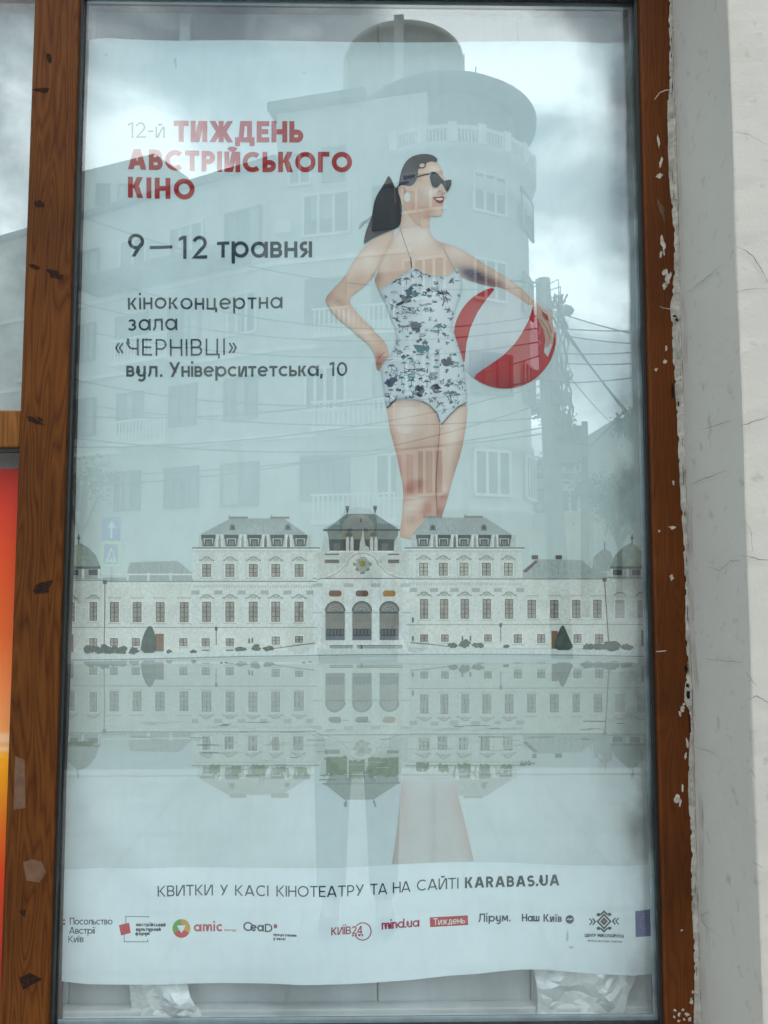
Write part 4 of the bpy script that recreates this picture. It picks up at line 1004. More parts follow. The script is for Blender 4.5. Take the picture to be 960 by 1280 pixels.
    for (x0, x1) in ((412, 433), (442, 461), (472, 493)): rc(x0, 674.5, x1, 688, S(54, 64, 62), 1.3)
    for x in (421, 481): rc(x - 4, 679, x + 4, 688, S(94, 96, 90), 1.8)
    for x in (434.5, 440, 464.5, 470): pl([(x - 2, 689), (x - 2, 676), (x - 1, 671), (x + 1, 671), (x + 2, 676), (x + 2, 689)], S(206, 208, 202), 2.1, 6)
    for x in (407, 497): pl([(x - 5, 690), (x - 4, 676), (x, 670), (x + 4, 676), (x + 5, 690)], S(200, 204, 200), 1.8, 6)
    for x in (434.2, 468.8): ln([(x, 642), (x, 633)], 1.1, S(82, 88, 88), 1.4); rc(x - 2.2, 632.5, x + 2.2, 637, S(82, 88, 88), 1.5); pl([(x - 1.6, 637), (x + 1.6, 637), (x + .4, 642), (x - .4, 642)], S(92, 98, 96), 1.6, 6)
    rc(450, 648, 452.5, 653, S(84, 90, 90), 1.4)
    pl([(449, 690), (450, 678), (452, 672), (454, 660), (455, 672), (457, 682), (461, 684), (462, 690)], S(196, 202, 198), 2.3, 6)
    for (x0, x1) in ((406, 424), (485, 499)): rc(x0, 692, x1, 694, S(126, 112, 104), 1.4); rc(x0, 699.5, x1, 704, S(112, 96, 88), 1.4)
    rc(408, 688.5, 500, 690.5, TR2, 1.6)
    arcp = [(395, 723)] + [(409, 720), (422, 714), (430, 706)] + [(434 + 19 - 19 * math.cos(a), 704 - 14.5 * math.sin(a)) for a in [PI * i / 16 for i in range(17)]] + [(476, 706), (483, 714), (497, 720), (511, 722)]
    pl(arcp, wall_tone(S(226, 224, 216)), 1.9)
    ln(arcp, 1.9, S(224, 225, 220), 2.4); ln([(p[0], p[1] + 2.2) for p in arcp], .7, S(140, 144, 140), 2.5)
    pl(rough_poly(453, 706, 10, 10, 18, 0, .22), S(176, 178, 170), 2.5, 6); pl([(448.5, 700), (451, 702), (453, 699), (455, 702), (457, 700), (456.5, 707), (453, 709), (449.5, 707)], S(160, 146, 74), 3.0, 6)
    for x, y in ((446, 712), (453, 716), (460, 712), (443, 705), (463, 705)): pl(rough_poly(x, y, 2.4, 1.8, 8), S(140, 144, 136), 2.9, 6)
    for x in (428, 479): pl(rough_poly(x, 699, 4.5, 5, 10, 0, .3), S(202, 204, 198), 2.6, 6)
    rc(391, 722.5, 514, 724, S(136, 140, 138), 2.2); rc(391, 724, 514, 726, TR2, 2.3)
    for x, lit in ((419, 0), (452.5, 0), (486.5, 1)):
        o = [(x - 5, 738)] + arc(x - 5, 741.8, 3, 3.8, 270, 90, 8)[::1] + arc(x + 5, 741.8, 3, 3.8, 90, -90, 8)
        pl(o, S(124, 92, 74) if not lit else S(176, 128, 60), 2.0, 6)
        g = [(x - 12, 800), (x - 12, 764)] + [(x - 12 * math.cos(a), 764 - 12 * math.sin(a)) for a in [PI * i / 14 for i in range(1, 14)]] + [(x + 12, 764), (x + 12, 800)]
        ln(g, 1.8, S(214, 217, 214), 1.9)
        pl(g, S(140, 138, 132), 2.0, 8)
        ln(g[1:-1], 1.5, S(78, 84, 86), 2.6)
        for rr in (8.2, 4.4): ln([(x - rr * math.cos(a), 764.5 - rr * math.sin(a)) for a in [PI * i / 10 for i in range(11)]], .8, S(176, 178, 172), 2.7)
        rc(x - 11.5, 764.5, x + 11.5, 766.6, S(80, 84, 86), 2.8)
        for i in range(6): rc(x - 10.8 + i * 3.7, 767, x - 8 + i * 3.7, 776, S(150, 140, 132), 2.6); rc(x - 10.8 + i * 3.7, 777, x - 8 + i * 3.7, 785, S(158, 148, 138), 2.6)
        rc(x - 11, 786, x + 11, 795, S(74, 78, 82), 2.6); rc(x - 11, 795, x + 11, 800, S(116, 120, 124), 2.6)
        for i in range(5): rc(x - 9.5 + i * 4.4, 787, x - 8 + i * 4.4, 793, S(124, 126, 126), 3.2)
    for x in (397, 435.5, 469.5, 507): rc(x - 5, 728, x + 5, 806, S(236, 237, 233), 1.3); rc(x - 6, 765, x + 6, 766.5, TR, 1.6); rc(x - 6, 729, x + 6, 734, S(196, 199, 196), 1.6)
    for (x0, x1) in ((412, 441), (446, 503)): rc(x0, 806.5, x1, 808, S(88, 98, 102), 2.2); rc(x0, 809, x1, 810.2, S(120, 128, 130), 2.2)
    ln([(330, 812), (360, 808), (394, 803.5)], 1.2, S(132, 134, 132), 2.2); ln([(513, 803), (545, 806), (560, 808)], 1.2, S(132, 134, 132), 2.2)
    # clipped trees and hedges
    HG = S(74, 90, 80)
    def tree_tone(base):
        return lambda q: tuple(c * (1 + .8 * mnoise.noise(Vector((q[0] * .35, q[1] * .35, 1)))) for c in base[:3]) + (1,)
    pl(smooth_poly([(176, 816), (178, 800), (182, 789), (186, 783), (189, 782), (192, 785), (196, 797), (198, 816)], 1), tree_tone(HG), 3.2, 5)
    pl(smooth_poly([(692, 813), (695, 800), (700, 787), (703, 781.5), (706, 783), (712, 797), (719, 813)], 1), tree_tone(HG), 3.2, 5)
    for (x, y, rx, ry) in ((109, 813, 4, 4), (116, 810.5, 4, 3), (127, 813, 4, 4), (137, 813.5, 5, 3), (148, 813.5, 4, 3), (112, 812, 6.5, 5), (122, 812, 5, 5), (132, 811, 7, 6), (143, 812, 6, 5), (154, 812, 5.5, 5), (168, 813, 6.5, 4.5), (212, 814, 4, 2.5), (243, 814, 4, 2.5), (302, 811, 7, 3), (320, 809.5, 6, 4.5), (336, 810.5, 7, 3.2),
                           (566, 806.5, 7, 3.2), (581, 804.5, 7, 5), (597, 806.5, 8, 3.4), (633, 808, 4, 2), (736, 809, 8, 4.5), (750, 809, 9, 4), (765, 808, 11, 6), (784, 809, 9, 4)):
        pl(rough_poly(x, y + (.6 if refl else 0), rx, ry, 17, 0, .26), tree_tone(lerp(HG, S(98, 106, 84), .35)), 3.0, 3)
    for (x, y) in ((312, 798), (316, 797), (516, 772), (516, 795), (578, 795), (588, 795), (452, 806)): rc(x - 1, y, x + 1, y + 6, S(84, 88, 88), 3)

def same(c): return c
b = MB(); palace(b, lambda x, y: (x, y), same)
# rim of the pond
rim0 = [(60, 818), (150, 817), (300, 813), (450, 811), (600, 810.5), (720, 812), (860, 815)]
fill(b, rim0 + [(x, y + 9) for x, y in reversed(rim0)], S(220, 225, 222), 6.0); 
fill(b, [(x, y + 6.5) for x, y in rim0] + [(x, y + 8) for x, y in reversed(rim0)], S(150, 158, 156), 6.6)
for (x, y) in ((243, 826), (277, 828), (283, 827.5), (380, 828), (388, 827)): fill(b, rough_poly(x, y, 2, .9, 8), S(92, 98, 98), 6.8)
pbuild(b, 'printed_palace', smooth=True, m='ink_photo')
# the pond's picture of the palace: squeezed of contrast, stirred sideways by ripples
def ripple(x, y):
    yy = 1641 - y; k = max(0.0, min(1.0, (yy - 835) / 130.0))
    return (x + k * (4.0 * mnoise.noise(Vector((x * .02, yy * .33, 4))) + 1.8 * mnoise.noise(Vector((x * .05, yy * .9, 9)))), yy + k * 3.2 * mnoise.noise(Vector((x * .06, yy * .05, 7))))
WTR = S(208, 214, 208)
def pond_tone(c):
    l = (c[0] + c[1] + c[2]) / 3; c2 = (c[0] * .55 + l * .43, c[1] * .55 + l * .47, c[2] * .55 + l * .41, 1)
    return lerp(c2, WTR, .56)[:3] + (1,)
b = MB(); palace(b, ripple, pond_tone, True)
# glints and weedy patches across the lower part of the reflection
rp = random.Random(12)
for i in range(150):
    x = rp.uniform(90, 800); y = rp.uniform(900, 975)
    if not (245 < x < 402 or 402 < x < 500 or 500 < x < 655) and y > 925: continue
    l = rp.uniform(6, 34); stroke(b, [(x, y), (x + l * .5, y + rp.uniform(-.6, .6)), (x + l, y)], rp.uniform(.4, 1.1), S(196, 203, 196) if rp.random() < .6 else S(150, 158, 148), 5.2)
for (x0, x1, y, h_) in ((262, 276, 955, 11), (290, 302, 957, 10), (316, 332, 955, 12), (346, 358, 957, 9), (372, 384, 958, 8), (408, 434, 945, 22), (436, 456, 950, 22), (460, 498, 946, 24), (520, 536, 953, 9), (548, 560, 955, 9), (572, 588, 954, 8), (600, 612, 955, 8), (626, 640, 955, 7), (650, 668, 952, 4), (82, 118, 926, 5)):
    poly = [(x0 + (x1 - x0) * i / 8, y + rp.uniform(-1.5, 1.5)) for i in range(9)] + [(x1 - (x1 - x0) * i / 8, y + h_ + rp.uniform(-2.5, 2.5)) for i in range(9)]
    fill(b, poly, lambda q: lerp(S(138, 150, 126), S(166, 174, 158), .5 + .5 * mnoise.noise(Vector((q[0] * .2, q[1] * .4, 2))))[:3] + (1,), 4.6, 5)
pbuild(b, 'printed_pond_reflection', m='ink_soft')

# ---- the woman in the swimsuit
def c1(l): return [(380 + x / 2.8235, 170 + y / 2.8235) for x, y in l]
def c2(l): return [(380 + x / 2.8235, 400 + y / 2.8235) for x, y in l]
def c3(l): return [(440 + x / 6.0, 170 + y / 6.0) for x, y in l]
SKIN, SKL, SKD, SKR, VIO = S(228, 190, 168), S(244, 226, 214), S(168, 112, 94), S(186, 104, 90), S(72, 62, 92)
def blend(base, blobs):
    def f(q):
        c = base
        for (x, y, rx, ry, rot, col, k) in blobs:
            dx, dy = q[0] - x, q[1] - y; ca, sa = math.cos(rot), math.sin(rot)
            u, v = (dx * ca + dy * sa) / rx, (-dx * sa + dy * ca) / ry
            g = math.exp(-(u * u + v * v)) * k
            c = lerp(c, col, min(1, g))
        return tuple(c[:3]) + (1,)
    return f
def shaded(poly, blobs, base=SKIN, edge=SKD, ew=5.0, ek=.55, side=(0.55, 0.35)):
    bf = blend(base, blobs)
    cx = sum(p[0] for p in poly) / len(poly)
    def f(q):
        c = bf(q); d = edge_dist(q, poly); k = ek * math.exp(-(d / ew) ** 1.3)
        return tuple(lerp(c, edge, k)[:3]) + (1,)
    return f
b = MB()
arm_l = c1([(335, 322), (270, 348), (215, 385), (180, 430), (140, 500), (100, 540), (74, 572), (80, 592), (95, 618), (130, 655), (200, 706)]) + c2([(165, 40), (210, 68), (238, 100), (252, 130), (255, 160), (258, 178), (268, 180), (276, 158), (284, 146), (296, 142), (302, 136), (298, 112), (285, 75), (260, 52), (232, 24)]) + c1([(255, 690), (222, 660), (190, 628), (152, 576), (200, 540), (245, 497)])
torso = c1([(345, 250), (340, 325), (335, 322), (245, 497), (262, 540), (276, 575), (330, 560), (540, 560), (556, 512), (545, 490), (600, 514), (670, 532), (700, 536), (760, 572), (800, 604), (806, 575), (760, 530), (700, 488), (620, 440), (550, 392), (490, 376), (463, 366), (444, 340), (442, 285), (400, 240)])
legs_l = c2([(292, 300), (300, 380), (320, 450), (340, 540), (351, 600), (347, 680), (340, 740), (338, 775), (474, 775), (470, 690), (465, 600), (472, 480), (480, 366), (470, 330), (440, 300), (415, 285), (325, 280)])
legs_r = c2([(480, 366), (472, 480), (465, 600), (470, 690), (472, 760), (484, 700), (505, 640), (525, 560), (555, 470), (573, 375), (579, 288), (545, 305), (510, 338)])
torso_s, arm_s = smooth_poly(torso, 1), smooth_poly(arm_l, 1)
tb = [(525, 290, 22, 26, 0, SKL, .9), (500, 300, 12, 16, 0, SKL, .6), (524, 262, 6, 24, .1, SKD, .35), (533, 262, 5, 20, 0, SKR, .5), (572, 312, 16, 10, .5, SKL, .6), (478, 322, 9, 22, .3, SKL, .5),
      (594, 345, 21, 8, .42, VIO, 1.5), (616, 353, 16, 6, .3, S(120, 74, 74), .9), (640, 352, 22, 7, .55, SKL, .5), (610, 326, 24, 6, .5, SKL, .5), (660, 372, 12, 7, .7, SKIN, .4), (552, 305, 5, 6, 0, SKD, .4), (472, 346, 6, 10, 0, S(150, 96, 84), .55)]
fill(b, torso_s, shaded(torso_s, tb, ew=2.6, ek=.25), 8.0, 4)
ab = [(440, 330, 12, 26, .9, SKL, .5), (462, 325, 12, 14, 0, SKL, .7), (412, 372, 6, 8, 0, SKR, .45), (430, 392, 18, 7, .8, SKL, .6), (445, 352, 9, 14, .8, SKD, .35), (424, 378, 8, 4, .7, SKD, .55), (474, 448, 5, 9, 0, SKR, .9), (472, 458, 4, 7, 0, S(150, 70, 62), .8), (460, 422, 12, 6, .9, SKL, .5)]
fill(b, arm_s, shaded(arm_s, ab, ew=2.6, ek=.3), 8.6, 4)
for pts in ([(471, 456), (475, 446), (481, 440)], [(474, 460), (477, 450), (483, 446)], [(478, 452), (483, 449), (486, 447)]): stroke(b, pts, .8, S(140, 72, 62), 9.4)
ll, lr = smooth_poly(legs_l, 1), smooth_poly(legs_r, 1)
lb = [(508, 520, 18, 34, 0, SKL, .8), (492, 570, 7, 50, -.12, S(200, 130, 112), .6), (525, 570, 16, 36, 0, S(188, 142, 126), .7), (512, 612, 16, 9, 0, SKR, .95), (522, 604, 10, 5, 0, S(170, 86, 74), .7), (506, 585, 10, 22, 0, S(206, 142, 124), .6), (524, 626, 9, 5, 0, SKL, .7), (510, 640, 14, 14, 0, SKL, .45), (534, 636, 8, 14, .3, SKR, .8), (515, 650, 8, 7, 0, SKR, .5), (545, 560, 4, 60, 0, SKD, .4)]
fill(b, ll, shaded(ll, lb, ew=3.0, ek=.3, edge=S(166, 96, 80)), 2.0, 5)
rb_ = [(566, 540, 9, 40, .1, SKL, .6), (556, 612, 7, 7, .4, SKL, .55), (554, 622, 8, 4, -.5, SKR, .8), (549, 640, 7, 12, .3, SKR, .9), (572, 575, 7, 30, .2, S(190, 134, 116), .6), (550, 590, 5, 30, 0, SKD, .45)]
fill(b, lr, shaded(lr, rb_, ew=3.0, ek=.3, edge=S(160, 92, 80)), 2.3, 5)
face = c3([(640, 185), (660, 215), (676, 250), (690, 300), (700, 350), (712, 392), (716, 404), (706, 418), (698, 424), (703, 446), (707, 458), (696, 470), (694, 486), (688, 500), (680, 520), (682, 545), (678, 578), (668, 594), (640, 600), (585, 597), (581, 640), (578, 690), (500, 690), (400, 560), (350, 470), (345, 380), (400, 300), (470, 230), (520, 170), (600, 165)])
fs = smooth_poly(face, 1)
fb = [(540, 239, 12, 8, 0, SKL, .8), (545, 252, 4, 6, 0, S(226, 160, 146), .6), (526, 246, 8, 9, 0, S(226, 196, 186), .6), (548, 263, 5, 4, 0, SKL, .5), (535, 262, 10, 4, .2, S(186, 118, 106), .55), (533, 270, 6, 4, 0, SKR, .7), (517, 258, 8, 6, .4, S(200, 140, 124), .5), (553, 241, 4, 3, 0, SKR, .6), (520, 222, 8, 6, 0, S(150, 104, 100), .5), (543, 210, 8, 5, 0, SKL, .6)]
fill(b, fs, shaded(fs, fb, ew=1.8, ek=.22, edge=S(176, 112, 100)), 8.9, 3)
stroke(b, c2([(480, 366), (476, 430), (471, 490), (466, 560), (466, 610), (469, 660), (471, 690)]), 1.0, S(176, 110, 98), 2.9, w1=1.8)
stroke(b, c2([(478, 372), (480, 385), (474, 420)]), 1.6, S(190, 130, 116), 2.8, w1=.5)
wbody = pbuild(b, 'printed_woman', label='smiling woman with a dark ponytail holding a beach ball')
b = MB()                                      # mouth, nostril, ear, earring
lips = c3([(604, 458), (626, 452), (650, 452), (672, 446), (686, 449), (698, 459), (692, 470), (684, 490), (670, 502), (650, 500), (632, 487), (616, 470)])
fill(b, smooth_poly(lips, 1), S(158, 66, 62), 10, 3)
fill(b, smooth_poly(c3([(620, 465), (640, 461), (666, 459), (686, 462), (678, 474), (662, 480), (640, 475)]), 1), S(238, 230, 224), 10.6, 3)
stroke(b, c3([(640, 425), (655, 405), (668, 412)]), .7, S(150, 90, 80), 10); stroke(b, c3([(690, 424), (702, 420)]), .8, S(120, 60, 56), 10)
pbuild(b, 'mouth', wbody)
b = MB()
ear = c3([(350, 385), (365, 366), (395, 368), (415, 395), (420, 425), (405, 455), (390, 462), (370, 430)])
fill(b, smooth_poly(ear, 1), S(222, 180, 160), 11.6, 3); stroke(b, c3([(362, 385), (385, 382), (400, 405), (395, 435)]), .8, S(150, 92, 80), 12.2)
fill(b, rough_poly(440 + 415 / 6, 170 + 455 / 6, 4.2, 6.2, 14, 0, .05), S(232, 230, 224), 12.4, 3)
pbuild(b, 'ear', wbody, 'ear with a large white clip earring')
b = MB()
HA, HB = S(30, 26, 32), S(58, 62, 86)
tail = c3([(275, 285), (255, 325), (232, 368), (190, 428), (166, 490), (158, 545), (148, 595), (122, 660), (100, 720), (84, 812), (120, 786), (160, 762), (200, 742), (270, 712), (340, 686), (366, 655), (372, 590), (380, 540), (366, 470), (345, 410), (352, 372), (335, 384), (320, 376), (304, 335)])
fill(b, smooth_poly(tail, 1), blend(HA, [(478, 238, 10, 30, .2, S(48, 42, 50), .7), (490, 265, 5, 24, 0, S(56, 48, 54), .5)]), 11.0, 4)
top = c3([(348, 376), (358, 310), (372, 248), (398, 192), (440, 152), (490, 133), (550, 126), (602, 135), (636, 156), (643, 180), (630, 193), (600, 183), (572, 190), (556, 200), (556, 222), (540, 238), (512, 238), (497, 242), (494, 290), (484, 325), (468, 352), (440, 374), (400, 366), (372, 362)])
fill(b, smooth_poly(top, 1), blend(HA, [(506, 222, 12, 12, .3, HB, .8), (516, 200, 16, 5, -.3, S(66, 54, 62), .8), (535, 195, 12, 3, .1, S(70, 58, 66), .5), (515, 231, 8, 5, 0, S(86, 96, 130), .55)]), 11.3, 3)
fill(b, rough_poly(440 + 524 / 6, 170 + 212 / 6, 4.0, 3.0, 12, .4, .1), S(222, 190, 176), 12.0, 3); stroke(b, c3([(500, 215), (512, 200), (535, 195), (550, 206), (548, 224), (530, 234), (510, 236)]), 1.4, HA, 12.5)
for pts in ([(155, 590), (110, 625), (72, 645), (55, 668)], [(130, 640), (90, 650), (60, 690)], [(140, 615), (95, 640), (50, 690)]): stroke(b, c3(pts), .5, S(60, 60, 66), 11)
stroke(b, c3([(318, 372), (320, 420), (326, 500)]), .8, S(120, 84, 74), 11.8)
pbuild(b, 'hair', wbody, 'dark hair rolled above the brow and tied in a ponytail')
b = MB(); GL = S(22, 26, 32)
fill(b, smooth_poly(c3([(586, 270), (600, 262), (626, 264), (652, 286), (680, 320), (690, 330), (716, 326), (742, 320), (749, 336), (742, 368), (728, 398), (714, 412), (698, 400), (684, 362), (668, 346), (654, 368), (634, 386), (606, 377), (592, 345), (584, 305)]), 1), GL, 13, 3)
stroke(b, c3([(590, 278), (545, 286), (500, 300), (440, 326), (380, 350), (336, 378)]), 1.7, GL, 13.3, w1=1.0)
stroke(b, c3([(588, 276), (583, 305), (592, 346), (606, 378), (634, 387)]), .6, S(150, 160, 164), 13.7)
fill(b, c3([(600, 280), (622, 276), (640, 300), (618, 296)]), S(54, 62, 70), 13.6, 3)
pbuild(b, 'sunglasses', wbody, 'dark cat eye sunglasses')
# swimsuit
suit = c1([(262, 540), (300, 520), (332, 498), (362, 478), (380, 464), (402, 472), (432, 490), (482, 496), (528, 482), (540, 458), (552, 490), (560, 515), (558, 555), (540, 600), (526, 650), (524, 690)]) + c2([(525, 30), (540, 80), (558, 130), (570, 180), (571, 230), (577, 288), (545, 306), (510, 339), (486, 368), (480, 364), (470, 330), (440, 300), (415, 286), (370, 276), (325, 280), (304, 298), (293, 312), (285, 272), (276, 200), (270, 172), (285, 146), (312, 110), (326, 76), (325, 40), (312, 0)]) + c1([(318, 680), (300, 620), (282, 575)])
ss = smooth_poly(suit, 1)
sblob = [(505, 400, 7, 50, .05, S(196, 202, 202), .6), (540, 380, 20, 30, 0, S(244, 244, 242), .6), (520, 470, 22, 26, 0, S(240, 240, 238), .5), (579, 430, 6, 40, 0, S(170, 180, 184), .6), (545, 503, 10, 8, 0, S(198, 200, 198), .6)]
b = MB(); fill(b, ss, shaded(ss, sblob, base=S(216, 222, 224), edge=S(150, 158, 164), ew=2.6, ek=.55), 10.0, 4)
stroke(b, c1([(340, 325), (352, 365), (378, 440)]), .6, S(120, 104, 100), 10.4); stroke(b, c1([(376, 428), (380, 466)]), 1.5, S(66, 70, 78), 10.5); stroke(b, c1([(492, 395), (515, 440), (540, 486)]), .8, S(150, 140, 136), 10.4)
stroke(b, c2([(325, 280), (304, 298), (293, 312)]), 2.0, S(52, 58, 72), 10.6); stroke(b, c2([(415, 286), (442, 300), (470, 330), (480, 362)]), 1.4, S(90, 96, 104), 10.6); stroke(b, c2([(575, 290), (545, 306), (512, 338), (486, 368)]), 1.4, S(90, 96, 104), 10.6)
rs = random.Random(21)
INKS = [S(52, 58, 74), S(58, 74, 104), S(48, 108, 122), S(80, 86, 96), S(56, 90, 112), S(48, 124, 128)]
def okp(pts): return all(inside(p, ss) for p in pts)
def motif(x, y, r, kind_, col):
    if kind_ == 0:                            # palm: trunk and drooping fronds
        for i in range(7):
            a = PI * (i / 6.0) + rs.uniform(-.2, .2); q = [(x, y - r * .4), (x + r * .6 * math.cos(a), y - r * .4 - r * .5 * math.sin(a)), (x + r * 1.0 * math.cos(a), y - r * .35 * math.sin(a))]
            if okp(q): stroke(b, q, r * .22, col, 10.5 + .1 * i, w1=.4)
        q = [(x, y - r * .4), (x + r * .1, y + r * .4), (x - r * .1, y + r)]
        if okp(q): stroke(b, q, r * .14, col, 10.4)
    elif kind_ == 1:                          # scribbled waves
        for k in range(rs.randint(2, 4)):
            yy = y + k * r * .35; q = [(x - r + 2 * r * i / 6, yy + rs.uniform(-.18, .18) * r) for i in range(7)]
            if okp(q): stroke(b, q, rs.uniform(.5, 1.1), col, 10.4 + .1 * k)
    elif kind_ == 2:                          # dense little island of ink
        for k in range(4):
            q = rough_poly(x + rs.uniform(-.5, .5) * r, y + rs.uniform(-.4, .4) * r, r * rs.uniform(.25, .55), r * rs.uniform(.2, .45), 10, rs.uniform(-.6, .6), .55)
            if okp(q): fill(b, q, col, 10.4 + .12 * k, 5)
    else:                                     # leaf strokes
        for k in range(6):
            a = rs.uniform(0, 2 * PI); q = [(x + rs.uniform(-.4, .4) * r, y + rs.uniform(-.4, .4) * r)]; q.append((q[0][0] + r * .7 * math.cos(a), q[0][1] + r * .7 * math.sin(a)))
            if okp(q): stroke(b, q, rs.uniform(.7, 1.7), col, 10.4 + .1 * k, w1=.4)
placed = []
for (x, y, r, k, ci) in [(514, 365, 10, 2, 4), (506, 376, 11, 2, 0), (536, 362, 4, 2, 0), (554, 372, 11, 0, 0), (530, 343, 10, 3, 4), (520, 408, 11, 2, 3), (548, 412, 8, 0, 5), (528, 434, 13, 2, 2), (562, 452, 11, 2, 0), (518, 460, 13, 1, 0), (487, 478, 10, 2, 1), (497, 468, 9, 3, 5), (523, 490, 10, 2, 0), (544, 487, 9, 2, 0), (563, 496, 9, 0, 5), (492, 380, 9, 3, 0), (484, 400, 8, 3, 0), (570, 400, 8, 3, 0), (566, 350, 9, 3, 0), (496, 350, 9, 3, 0), (538, 388, 7, 3, 2), (575, 480, 8, 3, 1), (550, 505, 7, 3, 0), (512, 385, 6, 1, 0), (498, 440, 8, 3, 4), (578, 440, 8, 3, 0), (538, 470, 8, 3, 0), (545, 440, 7, 3, 3), (484, 496, 8, 3, 0), (560, 388, 8, 3, 4)]:
    motif(x, y, r, k, INKS[ci]); motif(x + rs.uniform(-2, 2), y + rs.uniform(-2, 2), r * .8, 3, INKS[rs.randint(0, 3)])
    placed.append((x, y))
for i in range(2500):
    if len(placed) > 170: break
    x, y = rs.uniform(476, 584), rs.uniform(335, 520)
    if inside((x, y), ss) and all(math.hypot(x - p[0], y - p[1]) > 5.2 for p in placed):
        placed.append((x, y)); motif(x, y, rs.uniform(2.6, 5.5), rs.choice((1, 3, 3, 2, 0)), rs.choice(INKS))
pbuild(b, 'swimsuit', wbody, 'white swimsuit with dark and teal tropical motifs')
# beach ball
b = MB(); BX, BY, BR = 631, 421.5, 64
def ballarc(a0, a1, n=18): return [(BX + BR * math.cos(math.radians(a0 + (a1 - a0) * i / n)), BY + BR * math.sin(math.radians(a0 + (a1 - a0) * i / n))) for i in range(n + 1)]
fill(b, ballarc(0, 355, 60), blend(S(214, 220, 222), [(600, 470, 30, 16, -.6, S(146, 160, 172), .9), (612, 462, 30, 12, -.7, S(180, 190, 198), .6), (640, 395, 26, 26, 0, S(226, 230, 230), .7), (690, 420, 10, 40, 0, S(188, 190, 194), .7)]), 7.0, 6)
lc = ballarc(256, 152, 20) + [(581, 452), (583, 430), (588, 410), (597, 390), (608, 374), (618, 362)]
redf = blend(S(190, 30, 34), [(640, 480, 40, 12, 0, S(150, 24, 30), .7), (575, 440, 10, 20, 0, S(150, 24, 30), .5), (680, 400, 10, 16, 0, S(206, 60, 62), .6)])
fill(b, lc, redf, 7.5, 5)
rc_ = [(666, 383), (661, 400), (652, 417), (643, 430), (628, 445), (612, 456), (596, 467)] + ballarc(127, -20, 26) + [(688, 392), (676, 384)]
fill(b, rc_, redf, 7.6, 5)
fill(b, [(685, 470 - 24), (691, 430), (694, 405), (690, 388), (684, 384), (682, 400), (683, 418), (680, 440)], S(206, 206, 208), 8.1, 5)
for pts in ([(668, 392), (672, 400), (670, 410)], [(672, 390), (677, 402), (674, 418)], [(664, 402), (667, 412)], [(671, 425), (676, 428), (673, 432)]): stroke(b, pts, .8, S(222, 120, 118), 8.4)
pbuild(b, 'printed_beach_ball', wbody, 'red and white beach ball held at her side')
b = MB()                                      # the hand that holds the ball
for k, pts in enumerate(([(661, 374), (672, 384), (682, 392), (690, 400)], [(665, 376), (680, 392), (689, 408), (691, 418)], [(668, 380), (682, 400), (688, 420), (690, 430)], [(667, 384), (679, 404), (685, 424), (684, 434)])):
    fill(b, smooth_poly([(p[0] - 2.6, p[1] + 1.2) for p in pts] + [(p[0] + 2.4, p[1] - 1.4) for p in reversed(pts)], 1), lerp(SKIN, S(190, 140, 124), .25 * k)[:3] + (1,), 9.0 + .4 * k, 4)
for pts in ([(676, 392), (686, 406), (690, 416)], [(674, 398), (684, 412), (688, 424)], [(671, 398), (681, 416)]): stroke(b, pts, .7, S(140, 78, 70), 11.2)
fill(b, [(676, 388), (684, 394), (686, 402), (680, 398)], S(156, 30, 34), 11, 4)
pbuild(b, 'hand', wbody)
# her legs in the pond
b = MB()
lg = [(503, 966), (500, 1000), (496, 1040), (490, 1079), (592, 1076), (584, 1040), (574, 1000), (566, 968), (548, 960), (520, 960)]
def legtone(q):
    k = min(1, max(0, (q[1] - 960) / 30)); d = min(abs(q[0] - interp([(960, 503), (1079, 490)], q[1])), abs(q[0] - interp([(960, 566), (1079, 592)], q[1])))
    c = lerp(S(206, 204, 199), S(200, 180, 172), .85 * math.exp(-d / 9.0)); c = lerp(c, S(188, 176, 170), .45 * math.exp(-((q[0] - 541) / 4.0) ** 2))
    return lerp(WATER1, c, .25 + .75 * k)[:3] + (1,)
fill(b, lg, legtone, 3.8, 5)
pbuild(b, 'printed_leg_reflection')

# ------------------------------------------------------------------ behind the posters: boards, battens, crumpled sheets
YB = 0.115
boards = empty('board_partition', (0, YB, 0))
tag(boards, 'grey painted board partition closing the window behind the blue film poster', 'partition')
xs = [-2.6, P(-40, 40, YB).x, P(120, 40, YB).x, P(226, 40, YB).x, P(472, 1250, YB).x, P(664, 1250, YB).x, P(905, 640, YB).x]
for k, (a, c) in enumerate(zip(xs[:-1], xs[1:])):
    bar('board', a + .0008, c - .0008, YB, YB + .02, .1, 3.5, MT['board'], boards, .003)
xb = P(231, 30, YB - .02).x
bar('batten', xb - .011, xb + .011, YB - .022, YB - .001, 1.6, 3.5, MT['board_light'], boards, .002)
xb = P(459, 30, YB - .02).x
zr = P(400, 1262, YB - .03).z
bar('bottom_ledge', -2.6, xs[-1], YB - .03, YB - .001, ZBOT, zr, MT['board'], boards, .003)
slab('leak_blocking_sheet', -2.6, xs[-1], YB + .021, YB + .03, .1, 3.5, MT['board'], None, boards)  # added unseen sheet, stops light leaking through the board joints
slab('inner_sill', -2.6, XJ1, 0.077, YB - .032, ZBOT - .03, ZB - .012, MT['board'], None, boards)
bar('side_board', xs[-1] - .02, xs[-1], 0.079, YB - .001, .1, 3.5, MT['dark'], boards, 0)

